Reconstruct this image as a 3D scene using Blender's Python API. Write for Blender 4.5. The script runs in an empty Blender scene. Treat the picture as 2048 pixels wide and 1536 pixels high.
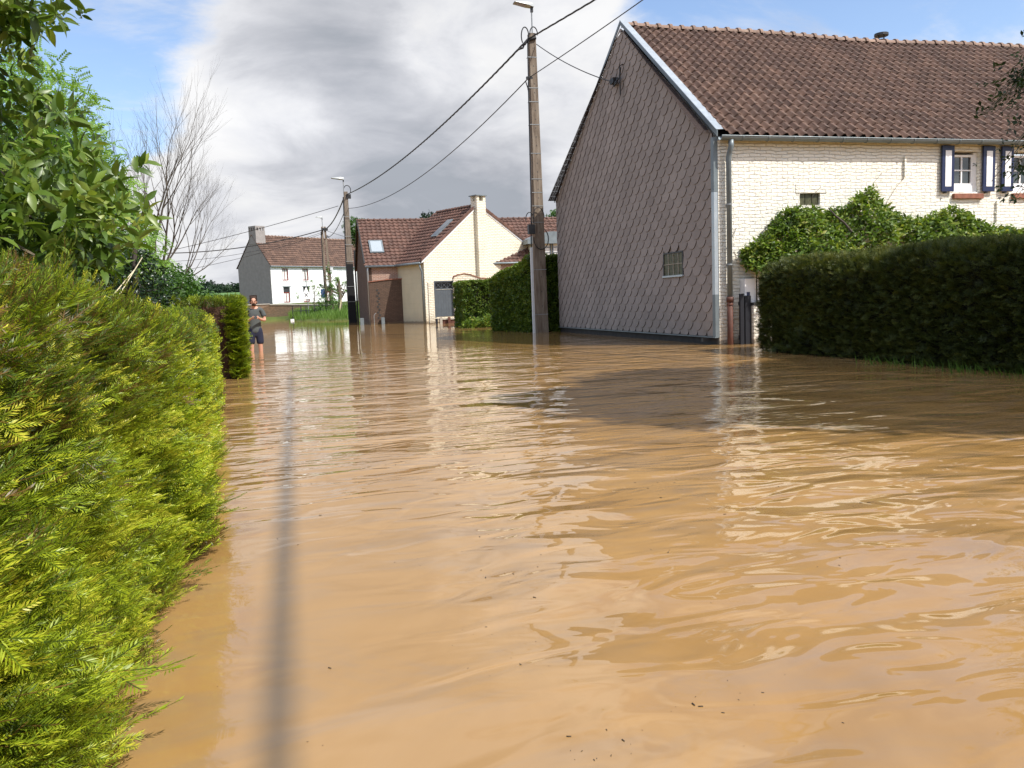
import bpy, bmesh, math, random
import numpy as np
from mathutils import Vector, Matrix

# ---------------------------------------------------------------- camera, world, sun
S = bpy.context.scene
COL = S.collection
R = math.radians
cam = bpy.data.objects.new('camera', bpy.data.cameras.new('camera'))
COL.objects.link(cam)
RC = ((0.9648776668, 0.0628254981, -0.2550765470),
      (-0.2599695313, 0.0887338925, -0.9615311431),
      (-0.0377747381, 0.9940720563, 0.1019500665))
m4 = Matrix(RC).to_4x4()
m4.translation = Vector((0, 0, 1.13))
cam.matrix_world = m4
cam.data.sensor_width = 36
cam.data.lens = 1620 / 2048 * 36
cam.data.clip_start = 0.03
cam.data.clip_end = 4000
S.camera = cam
S.render.resolution_x = 1024
S.render.resolution_y = 768
S.view_settings.view_transform = 'Standard'
S.view_settings.look = 'None'
S.view_settings.gamma = 1
S.view_settings.exposure = 0.13
S.cycles.use_denoising = True
S.cycles.max_bounces = 8
S.cycles.transparent_max_bounces = 4
S.cycles.caustics_reflective = False
S.cycles.caustics_refractive = False
S.cycles.sample_clamp_indirect = 6

AZ, EL = 42.0, 50.0          # light travels 42 deg left of +Y; elevation 51
TOSUN = Vector((math.sin(R(AZ)) * math.cos(R(EL)), -math.cos(R(AZ)) * math.cos(R(EL)), math.sin(R(EL))))
sl = bpy.data.lights.new('sun', 'SUN')
sl.energy = 5.5
sl.angle = R(0.5)
sl.color = (1.0, 0.955, 0.87)
so = bpy.data.objects.new('sun', sl)
COL.objects.link(so)
so.rotation_euler = (-TOSUN).to_track_quat('-Z', 'Y').to_euler()
so.location = TOSUN * 60


class NT:
    """tiny node tree writer"""
    def __init__(s, tree):
        s.t = tree
    def n(s, typ, ins=None, **props):
        nd = s.t.nodes.new(typ)
        for k, v in props.items():
            setattr(nd, k, v)
        for k, v in (ins or {}).items():
            sock = nd.inputs[k]
            if hasattr(v, 'node'):
                s.t.links.new(v, sock)
            else:
                sock.default_value = v
        return nd
    def math(s, op, a, b=0.0, c=None, clamp=False):
        d = {0: a, 1: b}
        if c is not None:
            d[2] = c
        return s.n('ShaderNodeMath', d, operation=op, use_clamp=clamp).outputs[0]
    def noise(s, vec, scale, detail=2.0, rough=0.5, dist=0.0, w=None):
        return s.n('ShaderNodeTexNoise', {'Vector': vec, 'Scale': scale, 'Detail': detail, 'Roughness': rough, 'Distortion': dist}).outputs[0]
    def map(s, vec, loc=(0, 0, 0), rot=(0, 0, 0), scale=(1, 1, 1)):
        return s.n('ShaderNodeMapping', {'Vector': vec, 'Location': loc, 'Rotation': rot, 'Scale': scale}).outputs[0]
    def rng(s, v, a, b, c=0.0, d=1.0, smooth=False):
        return s.n('ShaderNodeMapRange', {0: v, 1: a, 2: b, 3: c, 4: d}, interpolation_type='SMOOTHSTEP' if smooth else 'LINEAR').outputs[0]
    def mix(s, f, a, b, blend='MIX'):
        return s.n('ShaderNodeMix', {0: f, 6: a, 7: b}, data_type='RGBA', blend_type=blend).outputs[2]
    def ramp(s, f, stops):
        nd = s.n('ShaderNodeValToRGB', {0: f})
        cr = nd.color_ramp
        while len(cr.elements) < len(stops):
            cr.elements.new(0.5)
        for e, (p, c) in zip(cr.elements, stops):
            e.position = p
            e.color = (*c, 1)
        return nd.outputs[0]


def c4(c):
    return (c[0], c[1], c[2], 1.0)


# ---- sky: Nishita + drifting cumulus written in world direction
W = bpy.data.worlds.new('World')
S.world = W
W.use_nodes = True
W.node_tree.nodes.clear()
w = NT(W.node_tree)
sky = w.n('ShaderNodeTexSky', sky_type='NISHITA', sun_disc=False, sun_elevation=R(EL),
          sun_rotation=math.atan2(TOSUN.x, TOSUN.y), air_density=1.0, dust_density=1.4, ozone_density=1.0)
dirv = w.n('ShaderNodeTexCoord').outputs['Generated']
sep = w.n('ShaderNodeSeparateXYZ', {0: dirv})
zc = w.math('MAXIMUM', sep.outputs[2], 0.0)
den = w.math('ADD', zc, 0.22)
cx = w.math('DIVIDE', sep.outputs[0], den)
cy = w.math('DIVIDE', sep.outputs[1], den)
pv = w.n('ShaderNodeCombineXYZ', {0: cx, 1: cy, 2: w.math('MULTIPLY', zc, 1.2)}).outputs[0]


def blob(px, py, rad, weight):
    """soft lobe around one direction of the sky (given as a direction, from the photo's layout)"""
    d = Matrix(RC) @ Vector(((px - 1024) / 1620, (768 - py) / 1620, -1))
    d.normalize()
    dot = w.n('ShaderNodeVectorMath', {0: dirv, 1: tuple(d)}, operation='DOT_PRODUCT').outputs['Value']
    return w.rng(dot, math.cos(rad), 1.0, 0.0, weight, True)


def addall(lst):
    o = lst[0]
    for x in lst[1:]:
        o = w.math('ADD', o, x)
    return o


n1 = w.math('ADD', w.math('MULTIPLY', w.noise(pv, 1.9, 9, 0.62, 0.25), 1.5), -.25)
n2 = w.noise(w.map(pv, (3.1, 1.7, 0)), 2.2, 8, 0.58, 0.5)
n3 = w.noise(w.map(dirv, (0, 0, 0), (0, 0, 0), (1, 1, 2.2)), 3.2, 5, 0.5, 0.4)
cov = addall([n1,
              blob(760, 200, .40, .26), blob(430, 420, .22, .22), blob(1100, 300, .26, .22), blob(900, 520, .5, .16), blob(620, 20, .3, .2), blob(800, -700, .5, .12),
              blob(2010, 60, .2, .34), blob(1110, 20, .10, .10),
              blob(170, 20, .19, -.34), blob(250, 215, .09, -.30), blob(1600, 10, .30, -.30), blob(1190, 95, .045, -.14),
              blob(1560, -60, .28, -.25), blob(60, -150, .25, -.2)])
wisp = w.noise(w.map(pv, (5, 2, 0), (0, 0, R(30)), (1.0, 2.2, 1)), 1.6, 8, .62, .5)
alpha = w.math('MAXIMUM', w.rng(cov, 0.38, 0.76, 0, 1, True), w.math('MULTIPLY', w.rng(wisp, .46, .74, 0, 1, True), .62))
grey = addall([w.math('MULTIPLY', n2, 1.75), w.math('MULTIPLY', n1, 0.30), -0.66,
               blob(780, 150, .33, .32), blob(700, 330, .22, .12), blob(960, 440, .20, .36), blob(560, 300, .12, .10), blob(1090, 430, .12, .2),
               blob(560, 60, .16, .15), blob(560, 480, .12, .10),
               blob(400, 150, .16, -.40), blob(450, 395, .19, -.40), blob(500, 520, .12, .16), blob(1120, 60, .24, -.46), blob(1130, 380, .06, -.25),
               blob(2010, 70, .2, -.3), blob(590, 395, .09, -.20)])
ccol = w.ramp(w.rng(grey, 0.10, 1.05), [(0.0, (.97, .97, .98)), (0.25, (.84, .85, .89)), (0.5, (.66, .675, .725)), (0.78, (.51, .53, .585)), (1.0, (.42, .45, .505))])
# cloud brightness raised above the frame, added to light the water's reflections
high = w.rng(sep.outputs[2], .33, .60, 1.0, 2.1, True)
ccol = w.mix(1.0, ccol, w.n('ShaderNodeCombineXYZ', {0: high, 1: high, 2: high}).outputs[0], 'MULTIPLY')
edge = w.rng(n3, .35, .7, .93, 1.05)
ccol = w.mix(1.0, ccol, w.n('ShaderNodeCombineXYZ', {0: edge, 1: edge, 2: edge}).outputs[0], 'MULTIPLY')
skyc = w.mix(1.0, sky.outputs[0], (1.0, 1.02, 1.08, 1), 'MULTIPLY')
bg_sky = w.n('ShaderNodeBackground', {'Color': skyc, 'Strength': 0.19})
bg_cl = w.n('ShaderNodeBackground', {'Color': ccol, 'Strength': 0.90})
mixw = w.n('ShaderNodeMixShader', {0: alpha, 1: bg_sky.outputs[0], 2: bg_cl.outputs[0]})
w.n('ShaderNodeOutputWorld', {0: mixw.outputs[0]})

rnd = random.Random(7)
rg = np.random.default_rng(11)

# ---------------------------------------------------------------- tagging and tree helpers


def tag(o, label=None, cat=None, group=None, kind=None):
    if label: o['label'] = label
    if cat: o['category'] = cat
    if group: o['group'] = group
    if kind: o['kind'] = kind
    return o


def thing(name, label, cat, loc=(0, 0, 0), rz=0.0, group=None):
    o = bpy.data.objects.new(name, None)
    COL.objects.link(o)
    o.empty_display_size = 0.2
    o.location = loc
    o.rotation_euler = (0, 0, rz)
    return tag(o, label, cat, group)


def link(name, me, mats, parent=None, smooth=False):
    o = bpy.data.objects.new(name, me)
    COL.objects.link(o)
    for m in (mats if isinstance(mats, (list, tuple)) else [mats]):
        me.materials.append(m)
    if parent: o.parent = parent
    if smooth:
        me.polygons.foreach_set('use_smooth', [True] * len(me.polygons))
    return o


def copy_tree(o, parent=None):
    c = o.copy()
    COL.objects.link(c)
    c.parent = parent
    for ch in list(o.children):
        copy_tree(ch, c)
    return c


EACH = {'side_wall', 'corner_flashing', 'corner_strip', 'gutter_bracket', 'pipe_clamp', 'chimney_post', 'rear_wall', 'board', 'rail', 'post', 'strap',
        'plank', 'shutter_hook', 'bolt_hole', 'verge_board', 'front_wall_piece', 'branch', 'bare_twig', 'lattice', 'eyes', 'nose_and_ears', 'openwork', 'glass_block_window', 'stay_bracket', 'chimney_merlon', 'cable_loop'}


class MB:
    def __init__(s):
        s.v = []; s.f = []; s.m = []; s.p = []
    def add(s, vs, fs, m=0):
        b = len(s.v)
        s.p.append((b, len(s.f)))
        s.v += [tuple(v) for v in vs]
        s.f += [tuple(b + i for i in f) for f in fs]
        s.m += [m] * len(fs)
        return s
    def box(s, x0, x1, y0, y1, z0, z1, m=0, M=None):
        vs = [Vector((x, y, z)) for z in (z0, z1) for y in (y0, y1) for x in (x0, x1)]
        if M is not None: vs = [M @ v for v in vs]
        return s.add(vs, [(0, 2, 3, 1), (4, 5, 7, 6), (0, 1, 5, 4), (2, 6, 7, 3), (0, 4, 6, 2), (1, 3, 7, 5)], m)
    def prism(s, pts, ext, m=0):
        """pts: planar loop of 3D points, ext: extrusion vector"""
        n = len(pts); e = Vector(ext)
        a = [Vector(p) for p in pts]; b = [p + e for p in a]
        fs = [tuple(range(n))[::-1], tuple(range(n, 2 * n))] + [(i, (i + 1) % n, n + (i + 1) % n, n + i) for i in range(n)]
        return s.add(a + b, fs, m)
    def tube(s, pts, r, seg=8, m=0, caps=True, rings=None):
        pts = [Vector(p) for p in pts]
        rr = r if isinstance(r, (list, tuple)) else [r] * len(pts)
        vs = []; n = len(pts)
        t0 = (pts[1] - pts[0]).normalized()
        ref = Vector((0, 0, 1)) if abs(t0.z) < 0.9 else Vector((1, 0, 0))
        u = t0.cross(ref).normalized()
        for i, p in enumerate(pts):
            t = (pts[min(i + 1, n - 1)] - pts[max(i - 1, 0)]).normalized()
            u = (u - t * u.dot(t))
            u = u.normalized() if u.length > 1e-6 else t.orthogonal().normalized()
            q = t.cross(u)
            for k in range(seg):
                a = 2 * math.pi * k / seg
                vs.append(p + (u * math.cos(a) + q * math.sin(a)) * rr[i])
        fs = [(i * seg + k, i * seg + (k + 1) % seg, (i + 1) * seg + (k + 1) % seg, (i + 1) * seg + k) for i in range(n - 1) for k in range(seg)]
        if caps:
            fs += [tuple(range(seg))[::-1], tuple(range((n - 1) * seg, n * seg))]
        return s.add(vs, fs, m)
    def build(s, name, mats, parent=None, smooth=False, bevel=0):
        if name in EACH and len(s.p) > 1:                      # every separate piece is an object of its own
            o = None
            for i, (v0, f0) in enumerate(s.p):
                v1, f1 = s.p[i + 1] if i + 1 < len(s.p) else (len(s.v), len(s.f))
                q = MB(); q.add(s.v[v0:v1], [tuple(k - v0 for k in f) for f in s.f[f0:f1]])
                o = q.build(name, mats, parent, smooth, bevel)
            return o
        me = bpy.data.meshes.new(name)
        me.from_pydata(s.v, [], s.f)
        o = link(name, me, mats, parent, smooth)
        me.polygons.foreach_set('material_index', s.m)
        bm = bmesh.new(); bm.from_mesh(me); bmesh.ops.recalc_face_normals(bm, faces=bm.faces); bm.to_mesh(me); bm.free()
        me.update()
        if bevel:
            b = o.modifiers.new('bevel', 'BEVEL'); b.width = bevel; b.segments = 2; b.limit_method = 'ANGLE'
        return o


def np_mesh(name, V, F, mats, parent=None, attr=None, smooth=False):
    """V (n,3), F (m,4) -> mesh of quads"""
    me = bpy.data.meshes.new(name)
    V = np.ascontiguousarray(V, dtype=np.float32); F = np.ascontiguousarray(F, dtype=np.int32)
    me.vertices.add(len(V)); me.vertices.foreach_set('co', V.ravel())
    me.loops.add(F.size); me.loops.foreach_set('vertex_index', F.ravel())
    me.polygons.add(len(F)); me.polygons.foreach_set('loop_start', np.arange(0, F.size, 4, dtype=np.int32))
    me.update(calc_edges=True)
    if attr is not None:
        a = me.attributes.new('tone', 'FLOAT', 'POINT')
        a.data.foreach_set('value', np.ascontiguousarray(attr, dtype=np.float32))
    if smooth:
        me.polygons.foreach_set('use_smooth', np.ones(len(F), dtype=bool))
    return link(name, me, mats, parent)


def norm(a):
    return a / np.maximum(np.linalg.norm(a, axis=-1, keepdims=True), 1e-9)


def scatter(name, mats, parent, temps, P, D, U, Sc, T):
    """instances of leaf templates baked in one mesh. template = (V, F, toneoffset per vertex)"""
    P = np.asarray(P, float); D = norm(np.asarray(D, float))
    side = norm(np.cross(D, np.asarray(U, float))); up = np.cross(side, D)
    Sc = np.asarray(Sc, float); T = np.asarray(T, float)
    idx = rg.integers(0, len(temps), len(P))
    Vs, Fs, As, base = [], [], [], 0
    for k, (tv, tf, ta) in enumerate(temps):
        q = np.nonzero(idx == k)[0]
        if len(q) == 0: continue
        M = np.stack([side[q], D[q], up[q]], axis=1)           # rows: local x,y,z axes
        vv = np.einsum('vi,nij->nvj', tv, M) * Sc[q][:, None, None] + P[q][:, None, :]
        n, k2 = len(q), len(tv)
        Vs.append(vv.reshape(-1, 3))
        Fs.append((tf[None] + (np.arange(n) * k2)[:, None, None] + base).reshape(-1, 4))
        As.append((T[q][:, None] + ta[None]).ravel())
        base += n * k2
    return np_mesh(name, np.concatenate(Vs), np.concatenate(Fs), mats, parent, np.concatenate(As))


def vn(x, y, s=0):
    """cheap smooth pseudo noise -1..1"""
    return (np.sin(x * 1.7 + y * .9 + s) + np.sin(x * -1.1 + y * 2.3 + 1.3 * s + 1) + np.sin(x * 3.1 + y * 2.7 + 2.1 * s) * .6 + np.sin(x * 5.3 - y * 4.1 + s * .7) * .4) / 3.0

# ---------------------------------------------------------------- materials


def mat(name, fn, disp=False):
    m = bpy.data.materials.new(name)
    m.use_nodes = True
    m.node_tree.nodes.clear()
    t = NT(m.node_tree)
    sh = fn(t)
    t.n('ShaderNodeOutputMaterial', {0: sh})
    return m


def pbsdf(t, col, rough=0.7, spec=0.3, metal=0.0, normal=None, **kw):
    d = {'Base Color': col if hasattr(col, 'node') else c4(col), 'Roughness': rough, 'Specular IOR Level': spec, 'Metallic': metal}
    if normal is not None: d['Normal'] = normal
    d.update(kw)
    return t.n('ShaderNodeBsdfPrincipled', d).outputs[0]


def bump(t, h, strength=0.5, dist=0.01):
    return t.n('ShaderNodeBump', {'Height': h, 'Strength': strength, 'Distance': dist}).outputs[0]


def obj_co(t):
    return t.n('ShaderNodeTexCoord').outputs['Object']


def simple(name, col, rough=0.6, var=0.12, scale=6.0, metal=0.0, spec=0.3, bmp=0.15, bs=40.0):
    def f(t):
        v = obj_co(t)
        n = t.noise(v, scale, 5, .6)
        k = t.rng(n, .3, .7, 1 - var, 1 + var)
        col2 = t.mix(1.0, c4(col), t.n('ShaderNodeCombineXYZ', {0: k, 1: k, 2: k}).outputs[0], 'MULTIPLY')
        b = bump(t, t.noise(v, bs, 3, .6), bmp, .004)
        r = t.rng(t.noise(v, scale * 2, 3), .3, .7, rough * .85, min(1, rough * 1.15))
        return pbsdf(t, col2, r, spec, metal, b)
    return mat(name, f)


def brick_uv(t):
    v = obj_co(t)
    s = t.n('ShaderNodeSeparateXYZ', {0: v})
    u = t.math('ADD', s.outputs[0], s.outputs[1])
    return v, t.n('ShaderNodeCombineXYZ', {0: u, 1: s.outputs[2], 2: 0.0}).outputs[0], s.outputs[2]


def painted_brick(name, col, rowh=.072, bw=.21, depth=.9, rough_amt=1.0, dirt=.25, ms=.009, mk=.07):
    def f(t):
        v, uv, z = brick_uv(t)
        wob = t.n('ShaderNodeVectorMath', {0: t.n('ShaderNodeTexNoise', {'Vector': v, 'Scale': 3.0, 'Detail': 3.0}).outputs[1], 1: (.5, .5, .5)}, operation='SUBTRACT').outputs[0]
        wob = t.n('ShaderNodeVectorMath', {0: wob, 'Scale': .07 * rough_amt}, operation='SCALE').outputs[0]
        uv2 = t.n('ShaderNodeVectorMath', {0: uv, 1: wob}, operation='ADD').outputs[0]
        br = t.n('ShaderNodeTexBrick', {'Vector': uv2, 'Scale': 1.0, 'Mortar Size': ms, 'Mortar Smooth': .9, 'Brick Width': bw, 'Row Height': rowh, 'Bias': 0.0, 'Color1': (1, 1, 1, 1), 'Color2': (.4, .4, .4, 1)}, offset=.5)
        mort = br.outputs['Fac']
        nz = t.noise(v, 9, 4, .65)
        nf = t.noise(v, 45, 3, .6)
        h = t.math('SUBTRACT', t.math('ADD', t.math('MULTIPLY', nz, 1.1 * rough_amt), t.math('MULTIPLY', nf, .35)), t.math('MULTIPLY', mort, .5))
        h = t.math('ADD', h, t.math('MULTIPLY', t.n('ShaderNodeRGBToBW', {0: br.outputs['Color']}).outputs[0], .45 * rough_amt))
        b = bump(t, h, depth, .02)
        big = t.noise(v, 1.3, 5, .6)
        k = t.rng(big, .3, .75, 1.04, .90)
        k = t.math('SUBTRACT', k, t.math('MULTIPLY', mort, mk))
        c = t.mix(1.0, c4(col), t.n('ShaderNodeCombineXYZ', {0: k, 1: k, 2: k}).outputs[0], 'MULTIPLY')
        # splash dirt that stains the foot of the wall, and yellowing patches
        dm = t.math('MULTIPLY', t.rng(t.math('ADD', z, t.math('MULTIPLY', nz, .5)), .35, .9, 1, 0), dirt * 2)
        c = t.mix(dm, c, c4((.42, .36, .26)))
        c = t.mix(t.math('MULTIPLY', t.rng(t.noise(v, 2.2, 5, .7), .56, .7), .22), c, c4((.60, .52, .36)))
        wet = t.math('MULTIPLY', t.rng(t.math('ADD', z, t.math('MULTIPLY', t.noise(t.map(v, scale=(1, 1, 2)), 5, 4, .6), .22)), .17, .26, 1, 0, True), .62)
        c = t.mix(wet, c, c4((.13, .09, .055)))
        return pbsdf(t, c, .75, .25, 0, b)
    return mat(name, f)


def raw_brick(name, c1, c2, mort=(.36, .32, .27), rowh=.075, bw=.22):
    def f(t):
        v, uv, z = brick_uv(t)
        br = t.n('ShaderNodeTexBrick', {'Vector': uv, 'Scale': 1.0, 'Mortar Size': .010, 'Mortar Smooth': .2, 'Brick Width': bw, 'Row Height': rowh, 'Bias': -.1, 'Color1': c4(c1), 'Color2': c4(c2), 'Mortar': c4(mort)}, offset=.5)
        k = t.rng(t.noise(v, 14, 4, .7), .3, .7, .75, 1.2)
        c = t.mix(1.0, br.outputs[0], t.n('ShaderNodeCombineXYZ', {0: k, 1: k, 2: k}).outputs[0], 'MULTIPLY')
        b = bump(t, t.math('ADD', t.math('MULTIPLY', br.outputs['Fac'], -1.0), t.math('MULTIPLY', t.noise(v, 40, 3), .4)), .6, .01)
        wet = t.math('MULTIPLY', t.rng(t.math('ADD', z, t.math('MULTIPLY', t.noise(t.map(v, scale=(1, 1, 2)), 5, 4, .6), .22)), .17, .26, 1, 0, True), .62)
        c = t.mix(wet, c, c4((.13, .09, .055)))
        return pbsdf(t, c, .85, .2, 0, b)
    return mat(name, f)


def tile_mat(name, c1, c2, c3, lichen=.5):
    def f(t):
        v = obj_co(t)
        ri = t.n('ShaderNodeNewGeometry').outputs['Random Per Island']
        c = t.ramp(ri, [(0, c1), (.5, c2), (1, c3)])
        k = t.rng(t.noise(v, 1.1, 5, .6), .3, .7, .78, 1.2)
        c = t.mix(1.0, c, t.n('ShaderNodeCombineXYZ', {0: k, 1: k, 2: k}).outputs[0], 'MULTIPLY')
        l = t.math('MULTIPLY', t.rng(t.noise(v, 22, 5, .75), .58, .68), lichen)
        c = t.mix(l, c, c4((.30, .27, .20)))
        l2 = t.math('MULTIPLY', t.rng(t.noise(v, 7, 5, .7), .55, .7), lichen * .8)
        c = t.mix(l2, c, c4((.085, .070, .052)))
        return pbsdf(t, c, t.rng(t.noise(v, 15, 3), .3, .7, .55, .85), .35, 0, bump(t, t.noise(v, 60, 3, .6), .25, .004))
    return mat(name, f)


def leaf_mat(name, stops, trans=.3, rough=.45, spec=.35, var=.35):
    """hue follows the leaf's own tone (young / old / dead growth, plus painted light on hedge tops and shade inside)"""
    def f(t):
        tone = t.n('ShaderNodeAttribute', attribute_name='tone').outputs['Fac']
        ri = t.n('ShaderNodeNewGeometry').outputs['Random Per Island']
        x = t.math('ADD', tone, t.math('MULTIPLY', t.math('SUBTRACT', ri, .5), var))
        c = t.ramp(x, stops)
        p = pbsdf(t, c, rough, spec)
        c2 = t.mix(1.0, c, (1.15, 1.25, .55, 1), 'MULTIPLY')
        tr = t.n('ShaderNodeBsdfTranslucent', {'Color': c2}).outputs[0]
        return t.n('ShaderNodeMixShader', {0: trans, 1: p, 2: tr}).outputs[0]
    return mat(name, f)


M = {}
M['white_brick'] = painted_brick('whitewashed_brick', (.86, .825, .73), .076, .27, 1.0, 1.6, .16, .010, .012)
M['cream_brick'] = painted_brick('cream_painted_brick', (.77, .72, .59), .10, .30, 1.4, .40, .30, .025, .22)
M['cream_render'] = painted_brick('old_cream_plaster', (.50, .48, .36), .3, .9, .5, 1.5, .3)
M['white_wall'] = painted_brick('bright_white_wall', (.86, .87, .88), .08, .24, .25, .3, .02)
M['brick'] = raw_brick('red_brick', (.34, .20, .145), (.22, .12, .09), (.50, .43, .36))
M['dark_brick'] = raw_brick('shaded_brown_brick', (.095, .062, .046), (.125, .08, .058), (.05, .038, .03))  # brown brick darkened further; shade on these walls is put into the colour
M['wall_brick'] = raw_brick('old_stone_brick', (.26, .17, .11), (.16, .115, .08), (.20, .16, .12), .09, .2)
M['tile'] = tile_mat('weathered_pantile', (.080, .045, .033), (.103, .058, .042), (.138, .079, .055), .42)
M['tile_red'] = tile_mat('red_brown_tile', (.084, .043, .032), (.104, .052, .038), (.13, .066, .048), .3)
M['ridge'] = tile_mat('ridge_tile', (.17, .105, .075), (.21, .135, .10), (.25, .165, .12), .6)
M['slate'] = None


def slate(t):
    v = obj_co(t)
    ri = t.n('ShaderNodeNewGeometry').outputs['Random Per Island']
    c = t.ramp(ri, [(0, (.240, .210, .196)), (.5, (.262, .230, .214)), (1, (.288, .254, .238))])
    k = t.rng(t.noise(v, .8, 5, .6), .3, .7, .9, 1.08)
    c = t.mix(1.0, c, t.n('ShaderNodeCombineXYZ', {0: k, 1: k, 2: k}).outputs[0], 'MULTIPLY')
    s = t.n('ShaderNodeSeparateXYZ', {0: v})
    # drip stains under the cable bracket: narrow vertical streaks on the cladding
    yy = t.math('ABSOLUTE', t.math('SUBTRACT', s.outputs[1], 5.0))
    zz = t.rng(s.outputs[2], 5.6, 6.9, 0, 1)
    top = t.rng(s.outputs[2], 7.0, 7.1, 1, 0)
    st = t.noise(t.map(v, scale=(1, 9, .7)), 1.0, 4, .6)
    k2 = t.math('MULTIPLY', t.math('MULTIPLY', t.rng(yy, .15, .5, 1, 0), t.math('MULTIPLY', zz, top)), t.rng(st, .48, .62))
    c = t.mix(t.math('MULTIPLY', k2, .55), c, c4((.05, .05, .048)))
    green = t.math('MULTIPLY', t.rng(s.outputs[2], .2, 1.1, .35, 0), t.rng(t.noise(v, 3, 4), .4, .7))
    c = t.mix(green, c, c4((.13, .12, .09)))
    return pbsdf(t, c, .75, .25, 0, bump(t, t.noise(v, 50, 3), .1, .003))


M['slate'] = mat('fibre_cement_slate', slate)
M['slate_edge'] = simple('slate_edge', (.028, .018, .016), .95)
M['slate_far'] = simple('grey_slate_cladding', (.27, .245, .235), .8, .12, 2)
M['zinc'] = simple('zinc_trim', (.40, .44, .47), .42, .1, 3, .55, .5, .05)
M['zinc_dark'] = simple('weathered_zinc', (.17, .20, .215), .5, .15, 3, .35, .4, .08)
M['plinth'] = simple('tarred_plinth', (.035, .034, .033), .75, .3, 5)
M['blue_paint'] = simple('navy_shutter_paint', (.018, .026, .075), .4, .1, 6)
M['white_paint'] = simple('white_paint', (.82, .82, .83), .45, .05, 6, bmp=.04)
M['glass'] = mat('window_glass', lambda t: pbsdf(t, t.ramp(t.noise(obj_co(t), 3, 3), [(.35, (.012, .014, .015)), (.65, (.05, .05, .045))]), .06, .9))
M['sky_glass'] = mat('skylight_sky_tone', lambda t: pbsdf(t, (.34, .38, .40), .03, 1.0, 0, None, **{'Coat Weight': 1.0, 'Coat Roughness': .02}))  # pale base colour stands in for the sky mirrored in the pane
M['curtain'] = simple('lace_curtain', (.62, .62, .60), .9, .1, 12)
M['glassblock'] = simple('glass_block', (.065, .066, .032), .45, .6, 14, spec=.3)
M['sill_brick'] = simple('brick_sill', (.24, .10, .065), .8, .3, 10)
M['rust_pipe'] = simple('brown_cast_pipe', (.10, .042, .03), .7, .25, 7)
M['black_board'] = simple('black_tarred_board', (.012, .013, .018), .6, .3, 5)
M['dark_grey'] = simple('dark_grey_paint', (.085, .10, .115), .5, .12, 4)
M['steel'] = simple('dark_metal', (.05, .052, .055), .5, .2, 8, .3)
M['galv'] = simple('galvanised_metal', (.27, .285, .29), .5, .1, 8, .4, .5, .05)
M['cable'] = simple('black_cable', (.022, .022, .024), .55, .2, 8)
M['pvc'] = simple('pale_conduit', (.60, .62, .63), .45, .06, 6, bmp=.04)
M['red_wood'] = simple('red_brown_window_frame', (.17, .035, .025), .5, .1, 6)
M['bark'] = simple('bark', (.13, .105, .075), .9, .35, 9, bmp=.8, bs=30)
M['bark_light'] = simple('grey_brown_bark', (.068, .057, .045), .9, .25, 9, bmp=.5, bs=30)
M['stem'] = simple('yew_branch', (.085, .055, .035), .9, .35, 9, bmp=.6, bs=30)
M['cane'] = simple('bamboo_cane', (.55, .47, .30), .6, .15, 9)
M['lichen_wood'] = simple('plank', (.36, .33, .28), .8, .2, 6)
M['concrete_cap'] = simple('coping', (.36, .34, .30), .85, .15, 5)


def pole_mat(t):
    v = obj_co(t)
    s = t.n('ShaderNodeSeparateXYZ', {0: v})
    n = t.noise(t.map(v, scale=(6, 6, .8)), 2.0, 6, .65)
    c = t.ramp(n, [(.3, (.105, .078, .058)), (.5, (.19, .152, .118)), (.7, (.26, .22, .175))])
    c = t.mix(t.rng(t.noise(t.map(v, (3, 0, 0), scale=(9, 9, .5)), 1.5, 5, .6), .55, .75), c, c4((.085, .06, .045)))
    g = t.noise(v, 60, 2, .6)
    return pbsdf(t, c, .9, .2, 0, bump(t, g, .5, .006))


M['pole'] = mat('stained_concrete_pole', pole_mat)


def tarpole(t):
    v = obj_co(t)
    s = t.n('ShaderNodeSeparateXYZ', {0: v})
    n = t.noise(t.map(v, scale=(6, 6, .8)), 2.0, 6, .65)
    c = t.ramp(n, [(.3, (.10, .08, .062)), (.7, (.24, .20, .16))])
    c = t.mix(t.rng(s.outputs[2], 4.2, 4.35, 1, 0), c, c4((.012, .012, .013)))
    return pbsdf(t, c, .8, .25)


M['pole_dark'] = mat('pole_with_black_lower_part', tarpole)


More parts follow.
